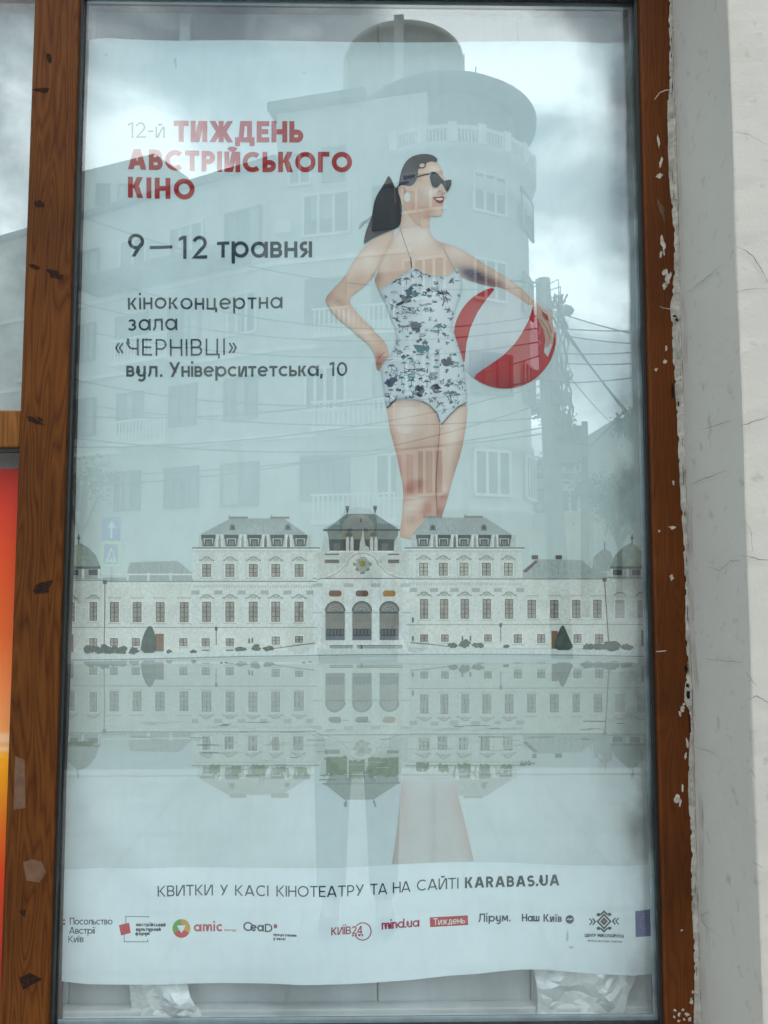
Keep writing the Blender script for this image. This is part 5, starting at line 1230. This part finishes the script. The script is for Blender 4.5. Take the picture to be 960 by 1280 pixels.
def crumple(name, outline, Y, m, label, cat, amp, step=4.0, seed=0, fold=()):
    """a sheet of thin plastic or paper, creased in facets, standing in front of the boards"""
    pts = []
    for i, p in enumerate(outline):
        q = outline[(i + 1) % len(outline)]; k = max(1, int(math.hypot(q[0] - p[0], q[1] - p[1]) / step))
        for t in range(k): pts.append((p[0] + (q[0] - p[0]) * t / k, p[1] + (q[1] - p[1]) * t / k))
    nb = len(pts); r_ = random.Random(seed)
    xs_, ys_ = [p[0] for p in outline], [p[1] for p in outline]
    for _ in range(int((max(xs_) - min(xs_)) * (max(ys_) - min(ys_)) / (step * step) * .8)):
        q = (r_.uniform(min(xs_), max(xs_)), r_.uniform(min(ys_), max(ys_)))
        if inside(q, outline) and edge_dist(q, outline) > step * .4: pts.append(q)
    r = geometry.delaunay_2d_cdt([Vector(p) for p in pts], [(i, (i + 1) % nb) for i in range(nb)], [], 1, 1e-4)
    b = MB(); vv = []
    for v in r[0]:
        q = Vector((v.x * .022 + seed, v.y * .022, 1.0)); a = 0
        for oc, w_ in ((1, 1), (2.3, .5), (5.1, .22)): a += w_ * (1 - 2 * abs(mnoise.noise(q * oc)))
        for (fx, fy, nx_, ny_, h_) in fold:
            d = (v.x - fx) * nx_ + (v.y - fy) * ny_; a += h_ * max(0, 1 - abs(d) / 22)
        p = P(v.x, v.y, Y); p.y = Y - amp * a; vv.append(p)
    b.add(vv, [tuple(f) for f in r[2]])
    o = b.build(name, MT[m], None, smooth=False, recalc=False)
    md = o.modifiers.new('thickness', 'SOLIDIFY'); md.thickness = .0004
    return tag(o, label, cat)
crumple('crumpled_sheet', [(164, 1190), (226, 1190), (238, 1234), (250, 1255), (264, 1284), (166, 1284), (165, 1246)], .098, 'film', 'folded white paper sheet lying under the left half of the film poster', 'paper sheet', .011, 5, 3, ((226, 1250, .75, -.66, 1.6),))
crumple('plastic_bag', [(664, 1190), (800, 1190), (794, 1218), (782, 1240), (772, 1268), (768, 1284), (668, 1284), (670, 1240)], .098, 'film', 'crumpled white plastic bag under the lower right edge of the film poster', 'plastic bag', .013, 6, 9, ((690, 1225, .9, .3, 1.2), (752, 1230, .95, -.3, 1.5)))

# ------------------------------------------------------------------ the neighbouring bay: grey sheet above, orange poster below
b = MB(); vv, ff = [], []
x0, x1 = -2.55, P(44, 60, .05).x + .02
for j in range(61):
    for i in range(41):
        z = ztr1 - .03 + (3.4 - ztr1 + .03) * j / 60; x = x0 + (x1 - x0) * i / 40
        vv.append((x, .075 - .012 * mnoise.noise(Vector((x * 5, z * 3, 0))) - .005 * abs(mnoise.noise(Vector((x * 14, z * 9, 3)))), z))
for j in range(60):
    for i in range(40): a = j * 41 + i; ff.append((a, a + 1, a + 42, a + 41))
b.add(vv, ff); tag(b.build('grey_sheet', MT['film_grey'], smooth=True, recalc=False), 'greyish creased sheet behind the glass of the upper left pane', 'sheet')
orange = empty('orange_poster', (-1.6, .045, ZB))
tag(orange, 'orange and red poster under the tan transom, left of the brown mullion', 'poster')
b = MB(); vv, ff, cc = [], [], []
OR = [(570, S(178, 42, 32)), (640, S(194, 54, 32)), (720, S(208, 76, 32)), (800, S(212, 96, 40)), (870, S(226, 130, 72)), (922, S(230, 150, 88)), (928, S(238, 206, 168)), (936, S(222, 150, 92)), (941, S(240, 200, 150)), (948, S(244, 164, 20)), (985, S(226, 146, 10)), (1030, S(216, 112, 20)), (1090, S(214, 66, 18)), (1180, S(190, 52, 34)), (1300, S(120, 28, 20))]
def orc(y):
    for (a, c) in zip(OR[:-1], OR[1:]):
        if a[0] <= y <= c[0]: return lerp(a[1], c[1], (y - a[0]) / (c[0] - a[0]))
    return OR[-1][1] if y > 1000 else OR[0][1]
for j in range(121):
    for i in range(13):
        y = 586 + (1276 - 586) * j / 120; p = P(20, y, .052); x = -2.5 + (P(26, 640, .052).x + 2.5) * i / 12
        vv.append((x, .052 - .003 * mnoise.noise(Vector((x * 6, p.z * 5, 1))), p.z))
        c = orc(y + 6 * math.sin(x * 9 + 1.2)); k = 1 + .08 * mnoise.noise(Vector((x * 9, p.z * 2, 4))); cc.append((c[0] * k, c[1] * k, c[2] * k, 1))
for j in range(120):
    for i in range(12): a = j * 13 + i; ff.append((a, a + 1, a + 14, a + 13))
b.add(vv, ff, cc); b.build('paper_sheet', MT['ink'], orange, smooth=True, colour=True, recalc=False)

# ------------------------------------------------------------------ the street behind the viewer, seen as the pane's reflection
CY = CAM.y
def vx(px, d): return P(px, 640, CY + d).x             # virtual side position of a column of the photograph
def vz(py, d): return P(463, py, CY + d).z
def facade_box(b, a, u, n, s0, s1, z0, z1, t0, t1, mi=0):
    """box on a wall: along s0..s1, up z0..z1, from t0 to t1 outward; a origin, u along, n outward"""
    q = []
    for z in (z0, z1):
        for s_, t_ in ((s0, t0), (s1, t0), (s1, t1), (s0, t1)): q.append((a[0] + u[0] * s_ + n[0] * t_, a[1] + u[1] * s_ + n[1] * t_, z))
    b.add(q, [(3, 2, 1, 0), (4, 5, 6, 7), (0, 1, 5, 4), (1, 2, 6, 5), (2, 3, 7, 6), (3, 0, 4, 7)], mi=mi)
FW = random.Random(31)
def far_window(parent, a, u, n, s, z0, z1, w_, lights=3, frame_m='white_frame'):
    b = MB(True); frame_m = FW.choice(('white_frame', 'trim', 'pane_far', 'eave')); lights = FW.choice((2, 3, 3, 4)) if lights == 3 else lights
    w_ *= FW.uniform(.85, 1.15)
    if FW.random() < .6:
        c0 = s - w_ / 2 + w_ * FW.choice((0, .33, .5)); facade_box(b, a, u, n, c0, c0 + w_ * FW.choice((.33, .5)), z0 + (z1 - z0) * FW.choice((0, 0, .4)), z1, .051, .056, 2)
    facade_box(b, a, u, n, s - w_ / 2, s + w_ / 2, z0, z1, .015, .05, 1)
    for k in range(lights + 1):
        x = s - w_ / 2 + w_ * k / lights; facade_box(b, a, u, n, x - .05, x + .05, z0 - .04, z1 + .04, .012, .11, 0)
    for z in (z0, z1): facade_box(b, a, u, n, s - w_ / 2 - .05, s + w_ / 2 + .05, z - .05, z + .05, .010, .12, 0)
    return b.build('window', [MT[frame_m], MT['pane_far'], MT['curtain']], parent)
def mb_part(fn, name, m, parent, smooth=False):
    b = MB(True); fn(b); return b.build(name, MT[m] if isinstance(m, str) else m, parent, smooth=smooth)

# corner building: round tower, flat drum on its roof, long left wing with balconies
TC = (vx(556, 31.5), CY + 31.5); TR_ = 3.55
house = empty('corner_building', mir((TC[0], TC[1], 0)))
tag(house, 'tall pale corner building with a round tower and roof drum, mirrored in the glass', 'building')
zE = vz(106, 28.0)                                     # under the eave, front of the tower
FL = [vz(y, 28.0) for y in (690, 575, 468, 352, 238)]  # floor levels
def tower(b):
    b.lathe(TC[0], TC[1], [(TR_, -.1), (TR_, vz(642, 28)), (TR_ + .12, vz(640, 28)), (TR_ + .12, vz(634, 28)), (TR_, vz(632, 28)), (TR_, vz(560, 28)), (TR_ + .10, vz(558, 28)), (TR_ + .10, vz(548, 28)), (TR_, vz(546, 28)),
                           (TR_, vz(238, 28)), (TR_ + .16, vz(234, 28)), (TR_ + .2, vz(222, 28)), (TR_ + .05, vz(218, 28)), (TR_ + .05, vz(196, 28)), (TR_ + .3, vz(190, 28)), (TR_ + .35, vz(182, 28)), (TR_ + .1, vz(180, 28)), (TR_ - .5, vz(179, 28))])
mb_part(lambda b: b.lathe(TC[0], TC[1], [(TR_ - .5, vz(180, 28)), (TR_ - .5, zE)]), 'set_back_wall', 'eave', house, True)  # dark eave colour on this wall paints in the shade under the overhang
mb_part(tower, 'tower', 'render', house, True)
mb_part(lambda b: b.lathe(TC[0], TC[1], [(TR_ - .31, zE - .02), (TR_ + .36, zE), (TR_ + .40, zE + .28), (TR_ - .2, zE + .75), (0.01, zE + .9)]), 'eave', 'eave', house, True)
def rail(b):
    r = TR_ + .27
    b.lathe(TC[0], TC[1], [(r - .05, vz(166, 28)), (r + .05, vz(166, 28)), (r + .05, vz(161, 28)), (r - .05, vz(161, 28)), (r - .05, vz(166, 28))])
    for k in range(14):
        a = -PI / 2 + (k - 7) * .30; b.box((TC[0] + r * math.cos(a), TC[1] + r * math.sin(a), (vz(183, 28) + vz(158, 28)) / 2), (.34, .2, vz(158, 28) - vz(183, 28)), a + PI / 2)
    for k in range(90):
        a = -PI + k * PI / 89; b.box((TC[0] + r * math.cos(a), TC[1] + r * math.sin(a), (vz(183, 28) + vz(164, 28)) / 2), (.05, .05, vz(164, 28) - vz(183, 28)), a)
mb_part(rail, 'balustrade', 'trim', house)
DC = (vx(506, 33.2), CY + 33.2); DR = 2.55
mb_part(lambda b: b.lathe(DC[0], DC[1], [(DR, vz(150, 30.6)), (DR, vz(34, 30.6)), (DR + .12, vz(33, 30.6)), (DR + .12, vz(25, 30.6)), (.01, vz(25, 30.6))]), 'roof_drum', 'render_warm', house, True)
for a in (-PI / 2 - .12, -.03, PI + .03):
    b = MB(True); b.box((DC[0] + (DR + .03) * math.cos(a), DC[1] + (DR + .03) * math.sin(a), (vz(120, 30.6) + vz(20, 30.6)) / 2), (.3, .4, vz(20, 30.6) - vz(120, 30.6)), a); b.build('drum_pilaster', MT['trim'], house)
def twin(ang, z0, z1, w_, li):
    n = (math.cos(ang), math.sin(ang)); u = (-n[1], n[0]); a = (TC[0] + (TR_ + .0) * n[0], TC[1] + (TR_ + .0) * n[1])
    far_window(house, a, u, n, 0, z0, z1, w_, li)
for ztop, zbot in ((214, 262), (322, 372), (440, 490), (562, 618)):
    for ang in (-PI / 2 - .95, -PI / 2 - .30, -PI / 2 + .42, -PI / 2 + 1.12):
        twin(ang, vz(zbot, 28), vz(ztop, 28), 1.55, 3)
ANG = math.radians(15); u1 = (-math.cos(ANG), math.sin(ANG)); n1_ = (-math.sin(ANG), -math.cos(ANG))
A0 = (TC[0] + TR_ * n1_[0], TC[1] + TR_ * n1_[1])
WZ = vz(118, 28.3)
mb_part(lambda b: facade_box(b, A0, u1, n1_, 0, 6.1, -.1, WZ, -9, 0), 'wall', 'render', house)
mb_part(lambda b: facade_box(b, A0, u1, n1_, 2.4, 6.4, WZ, WZ + .35, -9.3, .35), 'eave', 'eave', house)
ANG2 = math.radians(28); u2 = (-math.cos(ANG2), math.sin(ANG2)); n2_ = (-math.sin(ANG2), -math.cos(ANG2))
A1 = (A0[0] + u1[0] * 6.1, A0[1] + u1[1] * 6.1); WZ2 = WZ - 2.05
mb_part(lambda b: facade_box(b, A1, u2, n2_, .0, 17, -.1, WZ2, -9, -.02), 'wall', 'render', house)
mb_part(lambda b: facade_box(b, A1, u2, n2_, -.05, 17.3, WZ2, WZ2 + .25, -9.3, .25), 'eave', 'eave', house)
floors = (4.1, 7.55, 11.0, 14.45)
for zf in floors:
    for s_ in (1.2, 4.0): far_window(house, A0, u1, n1_, s_, zf, zf + 1.65, 1.7, 3)
    for s_ in (1.6, 4.6, 7.6, 10.6, 13.6): far_window(house, A1, u2, n2_, s_, zf - .1, zf + 1.55, 1.6, 3)
for s_ in (3.7, 5.1): far_window(house, A0, u1, n1_, s_, 16.6, 17.9, .8, 2)
def balc(b, a, u, n, s_, z):
    facade_box(b, a, u, n, s_ - 1.6, s_ + 1.6, z - .95, z - .78, 0.005, 1.1)
    for i in range(17): facade_box(b, a, u, n, s_ - 1.57 + i * .19, s_ - 1.52 + i * .19, z - .78, z + .1, 1.03, 1.08)
    facade_box(b, a, u, n, s_ - 1.6, s_ + 1.6, z + .1, z + .17, 1.0, 1.1)
for s_, z in ((2.6, 7.5), (2.6, 11.0), (2.6, 4.05)):
    bb = MB(True); balc(bb, A0, u1, n1_, s_, z); bb.build('balcony', MT['trim'], house)
for s_, z in ((6.2, 11.0), (12.2, 11.0), (6.2, 7.5)):
    bb = MB(True); balc(bb, A1, u2, n2_, s_, z); bb.build('balcony', MT['trim'], house)
for z in (6.6, 10.05, 13.5):
    mb_part(lambda b: (facade_box(b, A0, u1, n1_, .6, 6.1, z - .09, z + .09, .004, .09), facade_box(b, A1, u2, n2_, .05, 17, z - .09, z + .09, .004, .09)), 'string_course', 'trim', house)
mb_part(lambda b: facade_box(b, A1, u2, n2_, 1.2, 9.8, 13.75, 14.1, .005, 1.5), 'canopy', 'eave', house)
mb_part(lambda b: (facade_box(b, A0, u1, n1_, 5.35, 6.0, 14.6, 15.1, .01, .34)), 'air_conditioner', 'white_frame', house)
mb_part(lambda b: (b.tube([(vx(597, 31), CY + 31, vz(115, 31)), (vx(600, 31), CY + 31, vz(82, 31))], .03, 6), b.tube([(vx(588, 31), CY + 31, vz(98, 31)), (vx(604, 31), CY + 31, vz(90, 31))], .02, 6)), 'aerial', 'cable', house)
# gabled house at the far left
g = empty('gabled_house', mir((vx(165, 44), CY + 44, 0))); tag(g, 'pale gabled house standing left of the corner building, mirrored in the glass', 'building')
def gab(b):
    a = (vx(228, 44), CY + 44.0); u = (-1, 0); n = (0, -1); zt, zp = vz(224, 44), vz(194, 44)
    W_ = a[0] - vx(86, 44); q = []
    for t in (0, -10): q += [(a[0], a[1] - t, -.1), (a[0] - W_, a[1] - t, -.1), (a[0] - W_, a[1] - t, zt + .3), (a[0] - W_ * .32, a[1] - t, zp), (a[0], a[1] - t, zt)]
    b.add(q, [(0, 1, 2, 3, 4), (9, 8, 7, 6, 5), (0, 5, 6, 1), (1, 6, 7, 2), (2, 7, 8, 3), (3, 8, 9, 4), (4, 9, 5, 0)])
mb_part(gab, 'wall', 'render', g)
for s_ in (118, 148): far_window(g, (vx(s_, 44), CY + 44.0), (-1, 0), (0, -1), 0, vz(258, 44), vz(234, 44), .8, 2)
# house with a gable and trees on the right
h2 = empty('small_house', mir((vx(775, 40), CY + 40, 0))); tag(h2, 'small gabled house behind trees beside the utility poles, mirrored in the glass', 'building')
def hs(b):
    x0, x1, xm = vx(741, 40), vx(830, 40), vx(772, 40); y = CY + 40; zt, zp = vz(556, 40), vz(528, 40); q = []
    for t in (0, 8): q += [(x0, y + t, -.1), (x1, y + t, -.1), (x1, y + t, zt), (xm, y + t, zp), (x0, y + t, zt)]
    b.add(q, [(0, 1, 2, 3, 4), (9, 8, 7, 6, 5), (0, 5, 6, 1), (1, 6, 7, 2), (2, 7, 8, 3), (3, 8, 9, 4), (4, 9, 5, 0)])
mb_part(hs, 'wall', 'render', h2)
def hr(b):
    x0, x1, xm = vx(738, 40), vx(834, 40), vx(772, 40); y = CY + 39.6; zt, zp = vz(558, 40), vz(528, 40) + .03; q = []
    for t in (0, 8.8): q += [(x0, y + t, zt - .05), (xm, y + t, zp), (x1, y + t, zt - .05), (x1, y + t, zt + .1), (xm, y + t, zp + .22), (x0, y + t, zt + .1)]
    b.add(q, [(0, 1, 2, 3, 4, 5)[::-1], (6, 7, 8, 9, 10, 11), (5, 4, 10, 11), (4, 3, 9, 10), (0, 6, 7, 1), (1, 7, 8, 2), (0, 5, 11, 6), (2, 8, 9, 3)])
mb_part(hr, 'roof', 'roof', h2)
far_window(h2, (vx(790, 40), CY + 40.0), (-1, 0), (0, -1), 0, vz(620, 40), vz(588, 40), 1.0, 2)
# low pale shop between tower and trees
lw = empty('low_shop', mir((vx(700, 36), CY + 36, 0))); tag(lw, 'low cream building between the round tower and the trees, mirrored in the glass', 'building')
mb_part(lambda b: facade_box(b, (vx(732, 36), CY + 36), (-1, 0), (0, -1), 0, vx(732, 36) - vx(655, 36), -.1, vz(598, 36), -6, 0), 'wall', 'render_warm', lw)
mb_part(lambda b: facade_box(b, (vx(734, 36), CY + 36), (-1, 0), (0, -1), 0, vx(736, 36) - vx(655, 36), vz(598, 36), vz(592, 36), -6.2, .3), 'roof', 'roof', lw)
for q_ in (680, 712): far_window(lw, (vx(q_, 36), CY + 36), (-1, 0), (0, -1), 0, vz(640, 36), vz(612, 36), .8, 2)

def leafy_tree(name, label, px, d, zc, rad, hh, n=1500, seed=1, grp=None):
    base = mir((vx(px, d), CY + d, 0)); t = empty(name, base); tag(t, label, 'tree', grp)
    r_ = random.Random(seed)
    b = MB(); b.tube([base, base + Vector((.05, 0, zc * .5)), base + Vector((.1, .05, zc))], .16, 8, .05)
    tips = []
    for k in range(7):
        a = k * 2.4; q = base + Vector((rad * .7 * math.cos(a), rad * .7 * math.sin(a), zc + hh * r_.uniform(-.4, .6))); b.tube([base + Vector((.05, 0, zc * .55)), (base + Vector((.1, 0, zc * .8)) + q) / 2, q], .06, 6, .015); tips.append(q)
    b.build('trunk', MT['bark'], t)
    c = MB(); cl = [q + Vector((r_.uniform(-.3, .3), r_.uniform(-.3, .3), r_.uniform(-.2, .4))) * rad * .6 for q in tips for _ in range(3)]
    for i in range(n):
        q = r_.choice(cl); v = Vector((r_.gauss(0, 1), r_.gauss(0, 1), r_.gauss(0, .8))) * rad * .24; p = q + v
        s_ = r_.uniform(.05, .12); x = Vector((r_.gauss(0, 1), r_.gauss(0, 1), r_.gauss(0, 1))).normalized() * s_; y = x.orthogonal().normalized() * s_ * .6
        c.add([p - x, p - y, p + x, p + y], [(0, 1, 2, 3)])
    c.build('crown', MT['leaf'], t, recalc=False)
G_ = 'trees beside the small house'
leafy_tree('leafy_tree', 'broad tree in front of the small gabled house', 772, 33, vz(630, 33), 1.9, 2.2, 2600, 3, G_)
leafy_tree('leafy_tree', 'tall tree at the right edge of the mirrored street', 815, 30, vz(560, 30), 1.2, 3.0, 2200, 5, G_)
leafy_tree('leafy_tree', 'narrow tree right behind the thick utility pole', 690, 34, vz(560, 34), 1.1, 3.0, 1500, 8, G_)
leafy_tree('leafy_tree', 'low round tree at the left edge of the mirrored street', 100, 34, vz(610, 34), 2.0, 1.8, 1800, 11, G_)

# poles, wires, lamp, signs
DP = 13.0
pole = empty('utility_pole', mir((vx(688, DP), CY + DP, 0))); tag(pole, 'thick dark concrete utility pole hung with cables and a lamp, mirrored in the glass', 'utility pole')
mb_part(lambda b: b.tube([(vx(700, DP), CY + DP, -.1), (vx(683, DP), CY + DP, vz(348, DP))], .19, 12, .13), 'mast', 'concrete', pole, True)
for (px, py, w_, h_) in ((696, 472, .42, .16), (712, 545, .5, .3), (706, 562, .34, .5), (700, 500, .3, .2), (678, 470, .3, .12)): 
    b = MB(True); b.box((vx(px, DP), CY + DP - .12, vz(py, DP)), (w_, .22, h_)); b.build('cable_box', MT['concrete'], pole)
def strands(b):
    r_ = random.Random(2)
    for k in range(9):
        x = vx(690 + r_.uniform(-6, 14), DP); pts = [(x + r_.uniform(-.06, .1) + .10 * i / 9, CY + DP - .2 + r_.uniform(-.04, .04), vz(372 + i * 20, DP)) for i in range(10)]; b.tube(pts, .018, 5)
    for k in range(6):
        a = r_.uniform(0, 6); b.tube([(vx(684, DP) + .1 * math.cos(a), CY + DP - .1, vz(362 + k * 6, DP)), (vx(700 + k * 3, DP), CY + DP - .15, vz(352 + k * 9, DP)), (vx(702 + k, DP), CY + DP - .1, vz(376 + k * 7, DP))], .012, 5)
    b.tube([(vx(640, DP), CY + DP - .1, vz(352, DP)), (vx(690, DP), CY + DP - .1, vz(356, DP))], .02, 6)
mb_part(strands, 'hanging_cable', 'cable', pole)
def lamp(b):
    b.tube([(vx(688, DP), CY + DP - .1, vz(384, DP)), (vx(700, DP), CY + DP - .2, vz(386, DP)), (vx(708, DP), CY + DP - .2, vz(392, DP))], .025, 6)
    b.lathe(vx(709, DP), CY + DP - .2, [(.01, vz(384, DP)), (.09, vz(387, DP)), (.13, vz(392, DP)), (.10, vz(396, DP)), (.01, vz(397, DP))], n=16)
mb_part(lamp, 'lamp_head', 'tin', pole, True)
DP2 = 24.0
p2 = empty('wooden_pole', mir((vx(733, DP2), CY + DP2, 0))); tag(p2, 'thin bare pole right of the thick utility pole, mirrored in the glass', 'utility pole')
mb_part(lambda b: b.tube([(vx(729, DP2), CY + DP2, -.1), (vx(733, DP2), CY + DP2, vz(526, DP2))], .14, 10, .10), 'mast', 'bark', p2, True)
mb_part(lambda b: b.box((vx(725, DP2), CY + DP2 - .1, vz(562, DP2)), (.5, .3, .45)), 'cable_box', 'concrete', p2)
def wire(x0, y0, d0, x1, y1, d1, sag, r=.012, label=None):
    b = MB(True); a = Vector((vx(x0, d0), CY + d0, vz(y0, d0))); c = Vector((vx(x1, d1), CY + d1, vz(y1, d1)))
    b.tube([a + (c - a) * (i / 16) - Vector((0, 0, 4 * sag * (i / 16) * (1 - i / 16))) for i in range(17)], r, 5)
    tag(b.build('overhead_wire', MT['cable'], smooth=True), 'thin black wire strung from the utility pole, mirrored in the glass', 'wire', 'wires strung from the utility pole')
for a in ((686, 384, DP, 900, 432, 13, .1), (690, 408, DP, 900, 402, 13.5, .1), (692, 415, DP, 900, 426, 12, .1), (690, 440, DP, 900, 424, 13, .1), (692, 452, DP, 900, 440, 13, .1), (696, 478, DP, 900, 452, 13, .08), (690, 388, DP, 805, 532, 26, .1, .02), (698, 392, DP, 803, 536, 26, .1, .02), (693, 442, DP, 775, 535, 30, .1),
          (684, 356, DP, 60, 262, 12, .5), (684, 392, DP, 60, 330, 12, .6), (684, 408, DP, 60, 372, 14, .5), (686, 425, DP, 60, 408, 12, .4), (688, 440, DP, 60, 520, 11, .4), (690, 470, DP, 60, 470, 12, .5), (690, 478, DP, 60, 560, 11, .3), (690, 500, DP, 60, 610, 10, .3), (690, 520, DP, 60, 500, 14, .3), (690, 532, DP, 60, 596, 14, .2), (690, 540, DP, 60, 545, 12, .3)):
    wire(*a)
# one-way and crossing signs on a post (seen the wrong way round in the pane)
DS = 22.0
sg = empty('sign_post', mir((vx(141, DS), CY + DS, 0))); tag(sg, 'post with a blue arrow sign over a lime bordered crossing sign, mirrored in the glass', 'road sign')
mb_part(lambda b: b.tube([(vx(141, DS), CY + DS, -.1), (vx(141, DS), CY + DS, vz(645, DS))], .035, 10), 'post', 'tin', sg, True)
def sq(b, x0, x1, y0, y1, t0, t1): facade_box(b, (vx(x0, DS), CY + DS), (1, 0), (0, -1), 0, vx(x1, DS) - vx(x0, DS), vz(y1, DS), vz(y0, DS), t0, t1)
mb_part(lambda b: sq(b, 129, 152, 647, 676, .04, .055), 'arrow_sign', 'sign_blue', sg)
def flat(pts, t0=.0575):
    def f(b):
        for pl_ in pts:
            n = len(pl_); vv = [(vx(x, DS), CY + DS - t0, vz(y, DS)) for x, y in pl_] + [(vx(x, DS), CY + DS - t0 - .003, vz(y, DS)) for x, y in pl_]
            b.add(vv, [tuple(range(n)), tuple(range(2 * n - 1, n - 1, -1))] + [(i, (i + 1) % n, n + (i + 1) % n, n + i) for i in range(n)])
    return f
mb_part(flat([[(139.4, 673), (139.4, 660), (135.5, 660), (140.6, 651), (145.8, 660), (141.8, 660), (141.8, 673)]]), 'arrow', 'sign_white', sg)
mb_part(lambda b: sq(b, 129, 152.5, 677.5, 708, .04, .055), 'crossing_sign', 'sign_lime', sg)
mb_part(flat([[(132, 680.5), (149.5, 680.5), (149.5, 705), (132, 705)]], .057), 'blue_field', 'sign_blue', sg)
mb_part(flat([[(133.5, 703), (141, 684), (148.5, 703)]], .061), 'white_triangle', 'sign_white', sg)
mb_part(flat([[(140, 690), (142, 688), (143, 691), (144.5, 695), (143.2, 696), (144.5, 701), (143, 701), (141.4, 697), (139, 701), (137.6, 701), (140, 695)]], .065), 'walker_symbol', 'sign_black', sg)

# ------------------------------------------------------------------ the person taking the picture, only met in the pane
pb = Vector((CAM.x - .06, CAM.y - .42, 0))
person = empty('person', pb); tag(person, 'person in a pale jacket and dark trousers holding up a phone before the window', 'person')
def skin_mesh(name, joints, edges, m, parent, sub=2, root=0):
    me = bpy.data.meshes.new(name); me.from_pydata([tuple(j[0]) for j in joints], edges, [])
    o = bpy.data.objects.new(name, me); COL.objects.link(o); put_child(o, parent)
    md = o.modifiers.new('skin', 'SKIN'); md.use_smooth_shade = True
    sv_ = me.skin_vertices[0].data if me.skin_vertices else None
    if sv_ is None:
        bm = bmesh.new(); bm.from_mesh(me); bm.verts.layers.skin.verify(); bm.to_mesh(me); bm.free(); sv_ = me.skin_vertices[0].data
    for i, j in enumerate(joints): sv_[i].radius = (j[1], j[1] if len(j) < 3 else j[2]); sv_[i].use_root = (i == root)
    s2 = o.modifiers.new('round', 'SUBSURF'); s2.levels = sub; s2.render_levels = sub
    me.materials.append(MT[m]); return o
def pj(x, y, z): return pb + Vector((x, y, z))
ph = Vector((CAM.x, CAM.y - .035, CAM.z - .005))
J = [(pj(0, 0, .92), .15, .11), (pj(0, -.02, 1.12), .13, .10), (pj(0, -.01, 1.34), .16, .11), (pj(0, .01, 1.47), .06), (pj(0, .03, 1.56), .065), (pj(0, .05, 1.66), .085, .10), (pj(0, .04, 1.74), .06, .07)]
E = [(0, 1), (1, 2), (2, 3), (3, 4), (4, 5), (5, 6)]
for sx_ in (-1, 1):
    k = len(J); J += [(pj(.17 * sx_, 0, 1.40), .058), (pj(.26 * sx_, .10, 1.17), .046), (ph + Vector((.11 * sx_, -.06, -.10)), .032), (ph + Vector((.085 * sx_, -.025, -.04)), .028, .018)]
    E += [(2, k), (k, k + 1), (k + 1, k + 2), (k + 2, k + 3)]
    k = len(J); J += [(pj(.10 * sx_, 0, .82), .088), (pj(.105 * sx_, .02, .48), .060), (pj(.11 * sx_, -.02, .10), .042), (pj(.115 * sx_, .11, .035), .036, .028)]
    E += [(0, k), (k, k + 1), (k + 1, k + 2), (k + 2, k + 3)]
body = skin_mesh('body', J, E, 'skin', person)
def cloth(name, js, es, m): return skin_mesh(name, js, es, m, person)
JJ = [(pj(0, -.005, 1.0), .175, .135), (pj(0, -.02, 1.15), .155, .125), (pj(0, -.01, 1.36), .18, .13), (pj(0, 0, 1.44), .09, .08), (pj(0, 0, .62), .19, .15)]
EE = [(0, 1), (1, 2), (2, 3), (0, 4)]
for sx_ in (-1, 1):
    k = len(JJ); JJ += [(pj(.18 * sx_, 0, 1.405), .072), (pj(.265 * sx_, .10, 1.165), .060), (ph + Vector((.12 * sx_, -.075, -.125)), .044)]; EE += [(2, k), (k, k + 1), (k + 1, k + 2)]
cloth('jacket', JJ, EE, 'jacket')
for sx_ in (-1, 1):
    cloth('trouser_leg', [(pj(.10 * sx_, 0, .84), .10), (pj(.108 * sx_, .015, .48), .078), (pj(.112 * sx_, -.015, .085), .064)], [(0, 1), (1, 2)], 'denim')
    cloth('shoe', [(pj(.115 * sx_, -.05, .045), .042), (pj(.118 * sx_, .06, .042), .045, .04), (pj(.12 * sx_, .15, .035), .040, .032)], [(0, 1), (1, 2)], 'shoe')
cloth('hair', [(pj(0, -.02, 1.62), .085, .07), (pj(0, .0, 1.70), .095, .09), (pj(0, .03, 1.765), .075, .07)], [(0, 1), (1, 2)], 'hair')
b = MB()
for sx_ in (-1, 1):
    b = MB(); b.lathe(pb.x + .032 * sx_, pb.y + .148, [(.001, 1.672), (.010, 1.668), (.013, 1.660), (.010, 1.652), (.001, 1.648)], n=10); b.build('eye', MT['phone'], person)
for sx_ in (-1, 1):
    for f_ in range(4):
        cloth('finger', [(ph + Vector((.092 * sx_, -.02, -.045 + f_ * .02)), .009), (ph + Vector((.082 * sx_, -.006, -.042 + f_ * .02)), .009), (ph + Vector((.066 * sx_, .006 - .006, -.04 + f_ * .02)), .008)], [(0, 1), (1, 2)], 'skin')
b = MB(); b.box((ph.x, ph.y - .006, ph.z - .035), (.074, .009, .15)); tag(b.build('mobile_phone', MT['phone']), 'dark phone held up in both hands by the person', 'phone')
